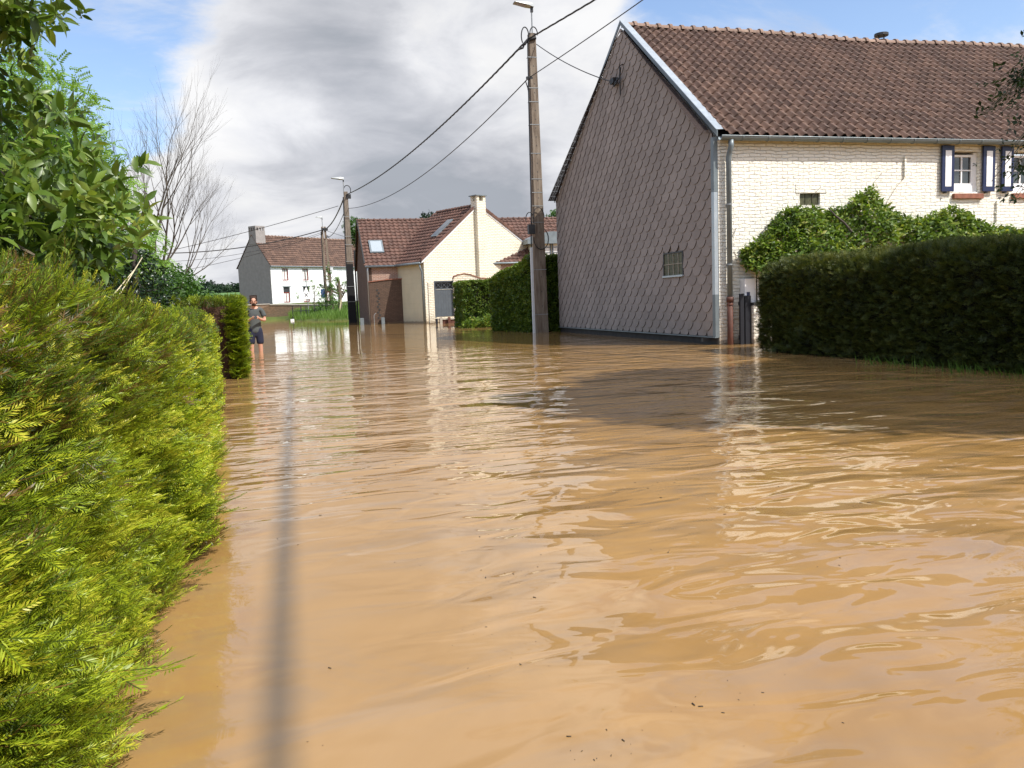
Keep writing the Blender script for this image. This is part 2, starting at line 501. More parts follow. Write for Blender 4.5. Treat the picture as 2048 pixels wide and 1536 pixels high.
def water(t):
    v = t.n('ShaderNodeNewGeometry').outputs['Position']
    s = t.n('ShaderNodeSeparateXYZ', {0: v})
    x, y = s.outputs[0], s.outputs[1]
    # suspended sediment: pale clouds drifting in darker brown
    sw = t.noise(t.map(v, scale=(1, .7, 1)), .9, 6, .6, 1.2)
    sw2 = t.noise(t.map(v, (7, 3, 0), (0, 0, R(-35)), (.55, 1.5, 1)), 1.7, 6, .62, 1.6)
    c = t.ramp(sw, [(.25, (.255, .142, .046)), (.5, (.305, .176, .062)), (.75, (.335, .205, .085))])
    c = t.mix(t.math('MULTIPLY', t.rng(sw2, .44, .68, 0, 1, True), .55), c, c4((.24, .16, .09)))
    # ---- waves (real height in metres fed to bump)
    broad = t.noise(t.map(v, (2, 0, 0), (0, 0, R(14)), (.95, 1.45, 1)), .95, 1.2, .4, .8)
    mid = t.noise(t.map(v, (0, 5, 0), (0, 0, R(-7)), (.9, 1.9, 1)), 2.3, 1.6, .45, .9)
    fine = t.noise(t.map(v, (9, 0, 0), (0, 0, R(6)), (.75, 2.6, 1)), 4.8, 1.8, .5, .6)
    a1 = t.noise(v, .22, 2, .5)
    a2 = t.noise(t.map(v, (20, 0, 0)), .55, 2, .5)
    calm_left = t.math('MAXIMUM', t.rng(x, -.2, 1.1, .16, 1, True), t.rng(y, 2.6, 5.5, 0, 1, True))
    calm_far = t.math('MULTIPLY', t.rng(y, 15, 23, 1, .16, True), t.rng(y, 24, 40, 1, .35, True))
    calm_near = t.rng(y, 3.0, 7.0, .0, 1, True)
    amp = t.math('MULTIPLY', calm_left, calm_far)
    hb = t.math('MULTIPLY', broad, .058)
    hm = t.math('MULTIPLY', t.math('MULTIPLY', mid, t.rng(a1, .32, .62, .35, 1.2)), .024)
    hf = t.math('MULTIPLY', t.math('MULTIPLY', fine, t.rng(a2, .38, .62, .05, 1.15)), t.math('MULTIPLY', calm_near, .0085))
    h = t.math('MULTIPLY', t.math('ADD', hb, t.math('ADD', hm, hf)), amp)
    b = t.n('ShaderNodeBump', {'Height': h, 'Strength': 1.0, 'Distance': 1.0}).outputs[0]
    return pbsdf(t, c, .025, .5, 0, b, **{'IOR': 1.45})


M['water'] = mat('muddy_flood_water', water)


def ground(t):
    v = t.n('ShaderNodeNewGeometry').outputs['Position']
    s = t.n('ShaderNodeSeparateXYZ', {0: v})
    n = t.noise(v, .6, 6, .6)
    near = t.ramp(n, [(.3, (.06, .075, .025)), (.7, (.10, .13, .035))])
    far = t.ramp(t.rng(t.math('ADD', s.outputs[1], t.math('MULTIPLY', s.outputs[0], .2)), 150, 700), [(0, (.10, .13, .04)), (.18, (.22, .15, .09)), (.45, (.26, .17, .11)), (.47, (.09, .17, .05)), (1, (.11, .19, .07))])
    return pbsdf(t, t.mix(t.rng(s.outputs[1], 140, 160), near, far), .95, .1)


M['ground'] = mat('field_ground', ground)

G1 = [(0.0, (.020, .032, .006)), (.35, (.075, .125, .012)), (.65, (.20, .28, .022)), (.85, (.34, .40, .035)), (1.0, (.42, .44, .06))]
M['yew'] = leaf_mat('yew_needles', [(0.0, (.17, .095, .03)), (.16, (.13, .085, .02)), (.24, (.028, .044, .009)), (.42, (.075, .125, .010)), (.60, (.20, .27, .015)), (.80, (.36, .43, .022)), (1.0, (.52, .49, .05))], .28, .42, .4, .16)
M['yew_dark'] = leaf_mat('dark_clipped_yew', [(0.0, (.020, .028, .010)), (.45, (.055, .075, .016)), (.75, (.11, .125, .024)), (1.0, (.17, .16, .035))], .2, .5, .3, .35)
M['laurel'] = leaf_mat('broad_glossy_leaf', [(0.0, (.022, .046, .010)), (.45, (.060, .115, .018)), (.75, (.13, .20, .03)), (1.0, (.26, .32, .06))], .3, .38, .45, .4)
M['robinia'] = leaf_mat('pale_feathery_leaf', [(0.0, (.09, .18, .03)), (.5, (.20, .34, .07)), (1.0, (.33, .48, .14))], .4, .5, .3, .5)
M['ivy'] = leaf_mat('dark_ivy_leaf', [(0.0, (.008, .020, .008)), (.6, (.022, .05, .015)), (1.0, (.05, .10, .025))], .15, .35, .5, .5)
M['shrub'] = leaf_mat('fresh_green_leaf', [(0.0, (.03, .075, .015)), (.5, (.07, .15, .03)), (1.0, (.16, .28, .06))], .3, .45, .4, .5)
M['privet'] = leaf_mat('privet_leaf', [(0.0, (.022, .050, .010)), (.5, (.055, .105, .016)), (1.0, (.16, .22, .025))], .25, .45, .35, .5)
M['vine'] = leaf_mat('vine_leaf', [(0.0, (.03, .06, .012)), (.5, (.10, .17, .022)), (.8, (.19, .26, .035)), (1.0, (.32, .33, .07))], .35, .45, .35, .5)
M['shade_leaf'] = leaf_mat('dark_tree_leaf', [(0.0, (.010, .022, .008)), (.6, (.025, .05, .014)), (1.0, (.06, .10, .03))], .25, .5, .3, .5)
M['grass'] = leaf_mat('bank_grass_blade', [(0.0, (.06, .12, .02)), (.5, (.11, .20, .035)), (1.0, (.20, .30, .08))], .3, .6, .2, .6)
M['wood_far'] = leaf_mat('far_tree_leaf', [(0.0, (.018, .036, .022)), (.5, (.035, .062, .034)), (1.0, (.07, .11, .05))], .1, .8, .1, .5)
M['core'] = simple('shaded_hedge_core', (.012, .011, .006), 1.0, .4, 12)  # near-black core; the shade inside the hedges is put into its colour
M['core_brown'] = simple('bare_brown_hedge_twigs', (.075, .042, .026), 1.0, .5, 12, bmp=1.0, bs=25)

# ---------------------------------------------------------------- roofs and cladding


def tile_roof(name, m, parent, O, u, v, W, L, tw=.24, tl=.31, amp=.045, lift=.028, sag=0.0, ns=8, pw=1.4, clip=None):
    """pantiles: every tile its own little curved shell, lapped up the slope"""
    O = np.array(O, float); u = np.array(u, float); v = np.array(v, float)
    n = np.cross(u, v); n /= np.linalg.norm(n)
    if n[2] < 0: n = -n
    nc = max(1, int(round(W / tw))); nr = max(1, int(round(L / tl)))
    tw = W / nc; tl = L / nr
    V, F = [], []
    tt = np.linspace(0, 1, ns + 1)
    prof = amp * (0.5 + 0.5 * np.cos(2 * np.pi * (tt - .12))) ** pw
    b = 0
    for r in range(nr):
        for c in range(nc):
            if clip and not clip((c + .5) * tw, (r + .5) * tl): continue
            j = rg.normal(0, 1, 3) * (.003, .008, .003)
            uu = c * tw + tt * tw
            sg = -sag * np.sin(np.clip(uu / W, 0, 1) * np.pi) - .25 * sag * np.sin(uu * .9 + 1)
            rows = ((r * tl - .035 + j[1], lift + j[0], -.018), (r * tl - .035 + j[1], lift + j[0], 0), ((r + .5) * tl, lift * .5 + j[2], 0), ((r + 1) * tl, 0.0, 0))
            for vv, hh, under in rows:
                V.append(O + uu[:, None] * u + vv * v + (prof + hh + under + sg)[:, None] * n)
            k = ns + 1
            for q in range(3):
                i = np.arange(ns) + b + q * k
                F.append(np.stack([i, i + 1, i + 1 + k, i + k], 1))
            b += 4 * k
    return np_mesh(name, np.concatenate(V), np.concatenate(F), m, parent, smooth=False)


def ridge_row(name, m, parent, p, d, length, step=.33, r=.11, sag=0.0, collar=True):
    p = Vector(p); d = Vector(d).normalized()
    mb = MB(); n = int(length / step)
    side = d.cross(Vector((0, 0, 1))).normalized()
    for i in range(n):
        a0, a1 = i * step, (i + 1) * step + .01
        z = -sag * math.sin(min(1, (a0 + step / 2) / length) * math.pi) - .25 * sag * math.sin(a0 * .9 + 1) + rnd.uniform(-.006, .006)
        parts = [(a0, a1, r * .88, .0)]
        if collar: parts.append((a1 - .075, a1 + .01, r * 1.16, .0))
        for s0, s1, rr, _ in parts:
            ring = []
            for s in (s0, s1):
                for k in range(9):
                    t = math.pi * k / 8
                    ring.append(p + d * s + side * (math.cos(t) * rr * 1.05) + Vector((0, 0, z - .03 + math.sin(t) * rr)))
            fs = [(k, k + 1, 10 + k, 9 + k) for k in range(8)] + [tuple(range(9)), tuple(range(9, 18))[::-1]]
            mb.add(ring, fs)
    return mb.build(name, m, parent)


def slab(name, m, parent, O, u, v, W, L, t, drop=0.0):
    O = Vector(O); u = Vector(u); v = Vector(v); n = u.cross(v).normalized()
    if n.z < 0: n = -n
    mb = MB()
    mb.prism([O - n * drop, O + u * W - n * drop, O + u * W + v * L - n * drop, O + v * L - n * drop], -n * t)
    return mb.build(name, m, parent)


# ================================================================ MAIN FARMHOUSE
FH = thing('farmhouse', 'long whitewashed farmhouse with grey scalloped slate gable and brown pantile roof', 'house', (8.93, 15.97, 0))
GL, EH, RH, RY = 10.87, 4.51, 8.32, 4.92
LEN = 16.0
mb = MB()
mb.prism([(.052, .022, -.6), (.052, GL, -.6), (.052, GL, EH - .14), (.052, RY, RH - .3), (.052, .022, EH - .14)], (.3, 0, 0))     # gable masonry
mb.build('gable_wall', M['white_brick'], FH)


def wall_with_holes(name, m, parent, x0, x1, z0, z1, y0, th, holes):
    """wall in the local x-z plane, front at y0, thickness th behind; holes (xa,xb,za,zb)"""
    xs = sorted({x0, x1, *[h[0] for h in holes], *[h[1] for h in holes]})
    zs = sorted({z0, z1, *[h[2] for h in holes], *[h[3] for h in holes]})
    mb = MB()
    inh = lambda x, z: any(h[0] < x < h[1] and h[2] < z < h[3] for h in holes)
    for i in range(len(xs) - 1):
        for j in range(len(zs) - 1):
            a, b, c, d = xs[i], xs[i + 1], zs[j], zs[j + 1]
            if not inh((a + b) / 2, (c + d) / 2):
                mb.add([(a, y0, c), (b, y0, c), (b, y0, d), (a, y0, d)], [(0, 1, 2, 3)])
    for a, b, c, d in holes:
        y1 = y0 + th
        mb.add([(a, y0, c), (b, y0, c), (b, y0, d), (a, y0, d), (a, y1, c), (b, y1, c), (b, y1, d), (a, y1, d)],
               [(0, 4, 5, 1), (1, 5, 6, 2), (2, 6, 7, 3), (3, 7, 4, 0)])
    y1 = y0 + th
    mb.add([(x0, y0, z0), (x0, y1, z0), (x0, y1, z1), (x0, y0, z1)], [(0, 1, 2, 3)])
    mb.add([(x1, y0, z0), (x1, y1, z0), (x1, y1, z1), (x1, y0, z1)], [(3, 2, 1, 0)])
    mb.add([(x0, y0, z1), (x1, y0, z1), (x1, y1, z1), (x0, y1, z1)], [(0, 1, 2, 3)])
    return mb.build(name, m, parent)


WX = [(6.17, 6.93), (7.88, 8.66), (11.6, 12.4)]
holes = [(a, b, 3.28, 4.22) for a, b in WX] + [(2.06, 2.58, 3.0, 3.26)]
wall_with_holes('front_wall', M['white_brick'], FH, .055, LEN, -.6, EH - .13, 0.0, .32, holes)
mb = MB(); mb.box(.36, LEN, GL - .3, GL - .003, -.6, EH - .14); mb.box(LEN - .3, LEN, .3, GL - .3, -.6, EH - .1)
mb.build('rear_wall', M['white_brick'], FH)
mb = MB(); mb.box(.022, .048, .02, GL, -.6, .17); mb.build('plinth', M['plinth'], FH)


def shutter(x, z0, z1, w_, parent):
    mb = MB(); fr = .085
    mb.box(x, x + w_, -.085, -.045, z0, z1)
    o = mb.build('shutter', M['blue_paint'], parent, bevel=.004)
    p = MB(); p.box(x + fr, x + w_ - fr, -.092, -.087, z0 + fr * 1.35, z1 - fr * 1.35)
    p.build('panel', M['white_paint'], o)
    h = MB(); h.box(x + w_ * .3, x + w_ * .4, -.1, -.0, z0 - .035, z0 - .005); h.box(x + w_ * .8, x + w_ * .9, -.05, -.0, z0 + .1, z0 + .13)
    h.build('shutter_hook', M['steel'], o)


def casement(a, b, c, d, y, parent, cols=2, rows=2, fm='white_paint', th=.05, glass='glass', name='window', sill=None):
    t = bpy.data.objects.new(name, None); COL.objects.link(t); t.parent = parent; t.empty_display_size = .1
    mb = MB(); f = th
    mb.box(a, a + f, y - .03, y + .03, c, d); mb.box(b - f, b, y - .03, y + .03, c, d)
    mb.box(a + f, b - f, y - .03, y + .03, c, c + f); mb.box(a + f, b - f, y - .03, y + .03, d - f, d)
    for i in range(1, cols):
        x = a + (b - a) * i / cols; mb.box(x - f * .33, x + f * .33, y - .025, y + .025, c + f, d - f)
    for j in range(1, rows):
        z = c + (d - c) * j / rows
        for i in range(cols):
            xa = a + (b - a) * i / cols + (f if i == 0 else f * .33); xb = a + (b - a) * (i + 1) / cols - (f if i == cols - 1 else f * .33)
            mb.box(xa, xb, y - .022, y + .022, z - f * .28, z + f * .28)
    mb.build('frame', M[fm], t)
    g = MB(); g.box(a + f * .5, b - f * .5, y + .004, y + .012, c + f * .5, d - f * .5); g.build('pane', M[glass], t)
    if sill: sill(t)
    return t


for k, (a, b) in enumerate(WX):
    def sl_(t, a=a, b=b):
        m_ = MB(); m_.box(a - .02, b + .06, -.075, .1, 3.12, 3.235); m_.build('sill', M['sill_brick'], t, bevel=.006)
    wn = casement(a + .03, b - .1, 3.44, 4.15, .14, FH, sill=sl_)
    m_ = MB(); m_.box(a + .002, b - .002, .09, .3, 3.282, 3.438); m_.box(b - .098, b - .002, .10, .3, 3.44, 4.2); m_.build('reveal', M['white_paint'], wn)
    shutter(a - .39, 3.28, 4.33, .34, wn)
    shutter(b + .02, 3.28, 4.33, .34, wn)
# low glass-block vent in the wall, with its lintel
mb = MB()
for i in range(3): mb.box(2.062 + i * .173, 2.062 + (i + 1) * .173 - .018, .05, .1, 3.0, 3.26)
mb.build('glass_block_window', M['glassblock'], FH)
mb = MB(); mb.box(1.96, 2.74, -.012, .0, 3.262, 3.46); mb.build('lintel', M['white_brick'], FH)
for x, z in ((4.80, 3.62), (7.42, 2.60), (10.4, 3.6)):
    mb = MB(); mb.box(x - .02, x + .02, -.05, -.0, z, z + .46); mb.box(x - .05, x + .05, -.03, -.0, z + .18, z + .22); mb.build('wall_anchor', M['white_brick'], FH)
# two struts beside the down pipe
mb = MB(); mb.tube([(.50, -.02, 2.55), (.33, -.14, 2.25)], .012, 6); mb.tube([(.36, -.1, 2.02), (.52, -.04, 1.78)], .022, 6); mb.build('stay_bracket', M['white_brick'], FH)

# scalloped slates on the gable: staggered, lapped plates with clipped corners
SW, SE = .435, .205


def gable_top(y):
    return EH + (RH - EH) * (y / RY if y < RY else (GL - y) / (GL - RY)) - .05


V, F, FM = [], [], []
b0 = 0; r = 0; z = .105
wy0, wy1, wz0, wz1 = 1.53, 2.58, 1.60, 2.15
while z < RH:
    off = (r % 2) * SW / 2
    k = -1
    while True:
        yc = off + k * SW; k += 1
        if yc > GL: break
        y0, y1 = yc + .0045, yc + SW - .0045
        ys = [y0, y0, y0 + .03, y0 + .085, y0 + .15, y1 - .15, y1 - .085, y1 - .03, y1, y1]
        zs = [z + SE * 2.05, z + .17, z + .10, z + .035, z, z, z + .035, z + .10, z + .17, z + SE * 2.05]
        zs = [q + (0 if i in (0, 9) else 0) for i, q in enumerate(zs)]
        pts = [(yy, zz) for yy, zz in zip(ys, zs)]
        # clip against wall outline and window
        pts = [(min(max(yy, .10), GL - .02), zz) for yy, zz in pts]
        pts = [(yy, max(.186, min(zz, gable_top(yy)))) for yy, zz in pts]
        if max(p[0] for p in pts) - min(p[0] for p in pts) < .02 or max(p[1] for p in pts) - min(p[1] for p in pts) < .02: continue
        if min(p[1] for p in pts) + .001 > gable_top(min(max(yc + SW / 2, .1), GL - .02)) and min(p[1] for p in pts) > gable_top(pts[4][0]) - .001 and min(p[1] for p in pts) > gable_top(pts[5][0]) - .001: continue
        ym = (y0 + y1) / 2
        if y1 > wy0 + .02 and y0 < wy1 - .02:
            if wz0 - .3 < z < wz1 - .02:
                # trim beside the window
                if y0 < wy0 < y1 and ym < wy0 + SW * .25: pts = [(min(yy, wy0), zz) for yy, zz in pts]
                elif y0 < wy1 < y1 and ym > wy1 - SW * .25: pts = [(max(yy, wy1), zz) for yy, zz in pts]
                else:
                    if z < wz0 - .02: pts = [(yy, min(zz, wz0)) for yy, zz in pts]
                    elif z > wz1 - .12: pts = [(yy, max(zz, wz1)) for yy, zz in pts]
                    else: continue
            elif wz0 - .42 < z <= wz0 - .3: pts = [(yy, min(zz, wz0)) for yy, zz in pts]
        jx = rnd.uniform(-.0015, .0015)
        def X(zz): return -.030 + .030 * ((zz - z) / (SE * 2.05)) + jx
        n = len(pts)
        front = [(X(zz), yy, zz) for yy, zz in pts]
        back = [(X(zz) + .014, yy, zz) for yy, zz in pts]
        V += front + back
        F.append(tuple(b0 + i for i in range(n))); FM.append(0)
        for i in range(n - 1):
            F.append((b0 + i, b0 + n + i, b0 + n + i + 1, b0 + i + 1)); FM.append(1)
        b0 += 2 * n
    z += SE; r += 1
me = bpy.data.meshes.new('slate_cladding')
me.from_pydata(V, [], F)
o = link('slate_cladding', me, [M['slate'], M['slate_edge']], FH)
me.polygons.foreach_set('material_index', FM)
mb = MB(); mb.prism([(.008, .09, .18), (.008, GL - .01, .18), (.008, GL - .01, EH - .08), (.008, RY, RH - .1), (.008, .09, EH - .08)], (.03, 0, 0)); mb.build('cladding_backing', M['slate'], FH)
# bars window in the gable
gw = bpy.data.objects.new('window', None); COL.objects.link(gw); gw.parent = FH
mb = MB(); mb.box(-.03, .0, wy0, wy0 + .03, wz0, wz1); mb.box(-.03, .0, wy1 - .03, wy1, wz0, wz1); mb.box(-.03, .0, wy0 + .03, wy1 - .03, wz1 - .03, wz1)
mb.build('frame', M['steel'], gw)
mb = MB()
for yy in (1.78, 2.04, 2.3): mb.box(-.026, -.013, yy, yy + .014, wz0, wz1 - .03)
mb.box(-.0265, -.0125, wy0 + .03, wy1 - .03, 1.86, 1.874)
mb.build('bars', M['lichen_wood'], gw)
mb = MB(); mb.box(-.012, -.004, wy0 + .02, wy1 - .02, wz0, wz1 - .02); mb.build('pane', M['glassblock'], gw)
mb = MB(); mb.box(-.055, .0, wy0 - .01, wy1 + .01, wz0 - .045, wz0 - .002); mb.build('sill', M['zinc'], gw)
# zinc verge trims, corner strip and drip edge
sl1 = Vector((0, RY, RH - EH)); sl2 = Vector((0, GL - RY, EH - RH))
mb = MB()
A_ = Vector((-.035, -.13, EH - .07)); B_ = Vector((-.035, RY, RH + .03)); C_ = Vector((-.035, GL + .12, EH - .08))
up = Vector((0, 0, .13))
mb.prism([A_, B_, B_ + up * .85, A_ + up], (.022, 0, 0)); mb.prism([B_, C_, C_ + up * .7, B_ + up * .85], (.022, 0, 0))
n1_ = Vector((0, -(RH - EH), RY)).normalized()
mb2 = MB(); mb2.prism([A_ + up + Vector((-.012, 0, 0)), B_ + up * .85 + Vector((-.012, 0, 0)), B_ + up * .85 + Vector((.17, 0, .012)), A_ + up + Vector((.17, 0, .012))], n1_ * .012)
mb.build('verge_board', M['zinc_dark'], FH)
mb2.build('verge_flashing', M['zinc'], FH)
mb = MB(); mb.box(-.042, -.028, .02, .125, 1.1, 3.3); mb.box(-.042, .054, .012, .019, 1.1, 3.3); mb.build('corner_strip', M['zinc'], FH)
mb = MB(); mb.box(-.043, -.029, .015, .13, .16, 1.098); mb.box(-.043, -.029, .015, .13, 3.302, EH - .06); mb.box(-.043, .054, .006, .0125, .16, 1.098); mb.box(-.043, .054, .006, .0125, 3.302, EH - .06); mb.build('corner_flashing', M['zinc_dark'], FH)
mb = MB(); mb.box(-.06, .02, .0, GL, .155, .178); mb.build('drip_edge', M['zinc_dark'], FH)
mb = MB(); mb.box(-.2, -.04, .3, .36, .07, .15); mb.build('tap', M['steel'], FH)

# roof: front and back slopes, ridge
uF = (1, 0, 0); Lf = math.hypot(RY + .14, RH - EH + .1); vF = Vector((0, RY + .14, (RH - EH) + .02)).normalized()
tile_roof('roof_front', M['tile'], FH, (.12, -.16, EH - .02), uF, tuple(vF), LEN, (Vector((0, RY + .16, RH - EH + .04))).length, .242, .31, .085, .030, .10, 10, 1.1)
vB = Vector((0, -(GL - RY + .14), (RH - EH))).normalized()
tile_roof('roof_back', M['tile'], FH, (.12, GL + .14, EH - .04), uF, tuple(vB), LEN, Vector((0, GL - RY + .14, RH - EH + .06)).length, .242, .31, .05, .03, .08, 4)
slab('roof_deck', M['plinth'], FH, (.1, -.1, EH - .10), (1, 0, 0), vF, LEN, 6.15, .05)
slab('roof_deck', M['plinth'], FH, (.1, GL + .1, EH - .12), (1, 0, 0), vB, LEN, 7.0, .05)
ridge_row('ridge_tiles', M['ridge'], FH, (.05, RY, RH + .045), (1, 0, 0), LEN, .345, .125, .10)
# gutter with brackets, down pipe
mb = MB()
ring = [(math.cos(a), math.sin(a)) for a in np.linspace(math.pi, 2 * math.pi, 9)]
gy, gz, gr = -.20, EH - .085, .085
def gut(x0, x1, r0, r1, z_=0):
    vs = []
    for x in (x0, x1):
        for rr in (r0, r1):
            vs += [(x, gy + c * rr, gz + z_ + s_ * rr - (.0008 * x)) for c, s_ in ring]
    fs = []
    for k in range(8):
        fs += [(k, k + 1, 18 + k + 1, 18 + k), (9 + k + 1, 9 + k, 27 + k, 27 + k + 1)]
        fs += [(k, 9 + k, 9 + k + 1, k + 1), (18 + k + 1, 27 + k + 1, 27 + k, 18 + k)]
    fs += [(0, 18, 27, 9), (8, 17, 35, 26)]
    return vs, fs
mb.add(*gut(.0, LEN, gr, gr - .008)); mb.tube([(0, gy - gr, gz), (LEN, gy - gr, gz - .012)], .011, 6); mb.build('gutter', M['zinc_dark'], FH)
mb = MB()
for i in range(25): mb.add(*gut(.5 + i * .62, .5 + i * .62 + .025, gr + .012, gr + .002))
mb.build('gutter_bracket', M['zinc_dark'], FH)
mb = MB(); mb.tube([(.26, gy, gz - .07), (.26, gy, gz - .2), (.255, -.15, gz - .32), (.25, -.11, gz - .42), (.25, -.11, 1.02)], .058, 14); mb.build('down_pipe', M['zinc_dark'], FH, smooth=True)
mb = MB(); mb.tube([(.25, -.11, 3.0), (.25, -.11, 3.03)], .066, 14); mb.tube([(.25, -.11, 1.72), (.25, -.11, 1.75)], .066, 14); mb.box(.23, .27, -.06, 0, 3.0, 3.03); mb.box(.23, .27, -.06, 0, 1.72, 1.75); mb.build('pipe_clamp', M['galv'], FH)
mb = MB(); mb.tube([(.25, -.11, 1.02), (.25, -.11, -.5)], .064, 14); mb.tube([(.25, -.11, .93), (.25, -.11, 1.04)], .078, 14); mb.tube([(.25, -.11, .86), (.25, -.11, .885)], .074, 14); mb.build('cast_pipe', M['rust_pipe'], FH, smooth=True)
# roof cowl behind the ridge, meter box, cable bracket
mb = MB(); mb.tube([(8.5, 5.3, 8.0), (8.5, 5.3, 8.46)], .09, 12); mb.tube([(8.5, 5.3, 8.56), (8.5, 5.3, 8.60), (8.5, 5.3, 8.63)], .2, 14, rings=None)
for a in range(4): mb.box(8.5 + .1 * math.cos(a * 1.57) - .008, 8.5 + .1 * math.cos(a * 1.57) + .008, 5.3 + .1 * math.sin(a * 1.57) - .008, 5.3 + .1 * math.sin(a * 1.57) + .008, 8.4, 8.58)
mb.build('flue_cowl', M['steel'], FH)
mb = MB(); mb.box(.56, .92, -.2, -.0, .87, 1.42); ob = mb.build('meter_box', M['white_paint'], FH, bevel=.01)
mb = MB(); mb.box(.60, .68, -.204, -.2005, 1.0, 1.13); mb.build('notice', M['blue_paint'], ob)
mb = MB(); mb.box(-.16, -.03, 5.18, 5.42, 6.92, 7.06); mb.tube([(-.12, 4.75, 7.2), (-.12, 4.82, 6.95), (-.12, 5.2, 6.9)], .022, 6); mb.tube([(-.03, 4.8, 7.3), (-.12, 4.8, 7.25), (-.12, 4.8, 6.5)], .016, 6)
mb.tube([(-.1, 5.0, 7.0), (-.14, 5.0, 6.86), (-.1, 5.25, 6.85), (-.1, 5.4, 7.0)], .03, 6); mb.build('cable_bracket', M['cable'], FH)

# garden gate of black boards between the pipe and a whitewashed pier
GT = thing('garden_gate', 'black tarred board gate beside the grey down pipe of the farmhouse', 'gate', (9.35, 15.72, 0))
mb = MB(); mb.box(-.02, .07, -.03, .03, -.5, 1.10); mb.box(.10, .235, -.03, .03, -.5, 1.05); mb.build('board', M['black_board'], GT)
mb = MB(); mb.box(-.02, .235, .032, .06, .85, .93); mb.box(-.02, .235, .032, .06, .1, .2); mb.build('rail', M['black_board'], GT)
PR = MB().box(9.61, 9.80, 15.62, 15.85, -.6, .84).build('gate_pier', M['white_brick'], None, bevel=.01)
tag(PR, 'low whitewashed brick pier under the white meter box', 'pier')
PC = MB().box(9.60, 9.81, 15.6, 15.87, .843, .90).build('coping', M['plinth'], PR)

# ================================================================ CREAM COTTAGE with the pointed gable
CO = thing('cottage', 'cream painted cottage with a steep brick gable and tall slim chimney', 'house', (7.73, 48.7, 0), math.atan2(.43, .9))
CW, CE, CR, CX, CD = 10.15, 3.68, 7.1, 4.35, 4.7
gb = MB(); gb.prism([(0, 0, -.6), (CW, 0, -.6), (CW, 0, CE), (CX, 0, CR), (0, 0, CE)], (0, .3, 0)); gb.build('gable_wall', M['cream_brick'], CO)
mb = MB(); mb.add([(-.003, .003, -.6), (-.003, CD, -.6), (-.003, CD, CE - .02), (-.003, .003, CE - .02)], [(0, 1, 2, 3)]); mb.add([(CW, .3, -.6), (CW, CD, -.6), (CW, CD, CE - .02), (CW, .3, CE - .02)], [(3, 2, 1, 0)]); mb.build('side_wall', M['cream_render'], CO)
dl = Vector((CX + .18, 0, (CR - CE) * (CX + .18) / CX)); dr = Vector((-(CW - CX + .2), 0, (CR - CE) * (CW - CX + .2) / (CW - CX)))
tile_roof('roof', M['tile_red'], CO, (-.18, CD, CE - (CR - CE) * .18 / CX + .08), (0, -1, 0), tuple(dl.normalized()), CD + .06, dl.length, .30, .36, .05, .045, 0, 6, 1.0)
tile_roof('roof', M['tile_red'], CO, (CW + .2, -.06, CE - (CR - CE) * .2 / (CW - CX) + .08), (0, 1, 0), tuple(dr.normalized()), CD + .06, dr.length, .30, .36, .05, .045, 0, 6, 1.0)
ridge_row('ridge_tiles', M['tile_red'], CO, (CX, .1, CR + .12), (0, 1, 0), 4.6, .33, .13, 0)
# white verge boards
mb = MB()
for (a, b) in (((-.16, CE - .1), (CX - .35, CR - .26)), ((CX + .32, CR - .22), (CW + .17, CE - .1))):
    p = Vector((a[0], -.03, a[1])); q = Vector((b[0], -.03, b[1])); mb.prism([p, q, q + Vector((0, 0, .22)), p + Vector((0, 0, .22))], (0, .028, 0))
mb.build('verge_board', M['white_paint'], CO)
# verge tiles on the right rake
mb = MB()
for (x0, z0, x1, z1) in ((CX + .42, CR - .16, CW + .2, CE + .02), (-.2, CE + .02, CX - .42, CR - .16)):
    L_ = Vector((x1 - x0, 0, z1 - z0)); n_ = int(L_.length / .34)
    for i in range(n_):
        p = Vector((x0, -.10, z0)) + L_ * (i / n_); q = Vector((x0, -.10, z0)) + L_ * ((i + .97) / n_)
        up = Vector((0, 0, .17)); mb.prism([p, q, q + up, p + up + Vector((0, 0, .02))], (0, .14, 0))
    mb.build('verge_tiles', M['tile_red'], CO); mb = MB()
ch = MB(); ch.box(CX - .34, CX + .36, -.30, -.002, -.6, CR - .2); ch.box(CX - .34, CX + .36, -.30, .32, CR - .198, CR + .34); st = ch.build('chimney', M['cream_brick'], CO)
mb = MB()
for dx in (-.34, .16):
    for dy in (-.30, .12): mb.box(CX + dx, CX + dx + .2, dy, dy + .2, CR + .342, CR + .64)
mb.build('chimney_post', M['cream_brick'], st)
mb = MB(); mb.box(CX - .43, CX + .45, -.38, .40, CR + .642, CR + .70); mb.build('chimney_cap', M['zinc_dark'], st)
mb = MB(); mb.tube([(-.27, .0, CE - .1), (-.27, 3.2, CE - .1)], .075, 10); mb.build('gutter', M['zinc_dark'], CO, smooth=True)
mb = MB(); mb.tube([(-.25, .12, CE - .12), (-.16, .12, CE - .45), (-.08, .12, CE - .6), (-.08, .12, -.5)], .05, 10); mb.build('down_pipe', M['zinc_dark'], CO, smooth=True)
nl = Vector((-(CR - CE), 0, CX)).normalized(); dv = dl.normalized()
def on_left(x, y, h): return Vector((x, y, CE + (CR - CE) * x / CX + .08)) + nl * h
sk = MB(); P0 = on_left(1.9, 1.15, .05); sk.prism([P0, P0 + Vector((0, .62, 0)), P0 + Vector((0, .62, 0)) + dv * 1.75, P0 + dv * 1.75], nl * .07)
so_ = sk.build('skylight', M['zinc_dark'], CO)
sk = MB(); P0 = on_left(1.98, 1.23, .123); sk.prism([P0, P0 + Vector((0, .46, 0)), P0 + Vector((0, .46, 0)) + dv * 1.55, P0 + dv * 1.55], nl * .006); sk.build('pane', M['glass'], so_)

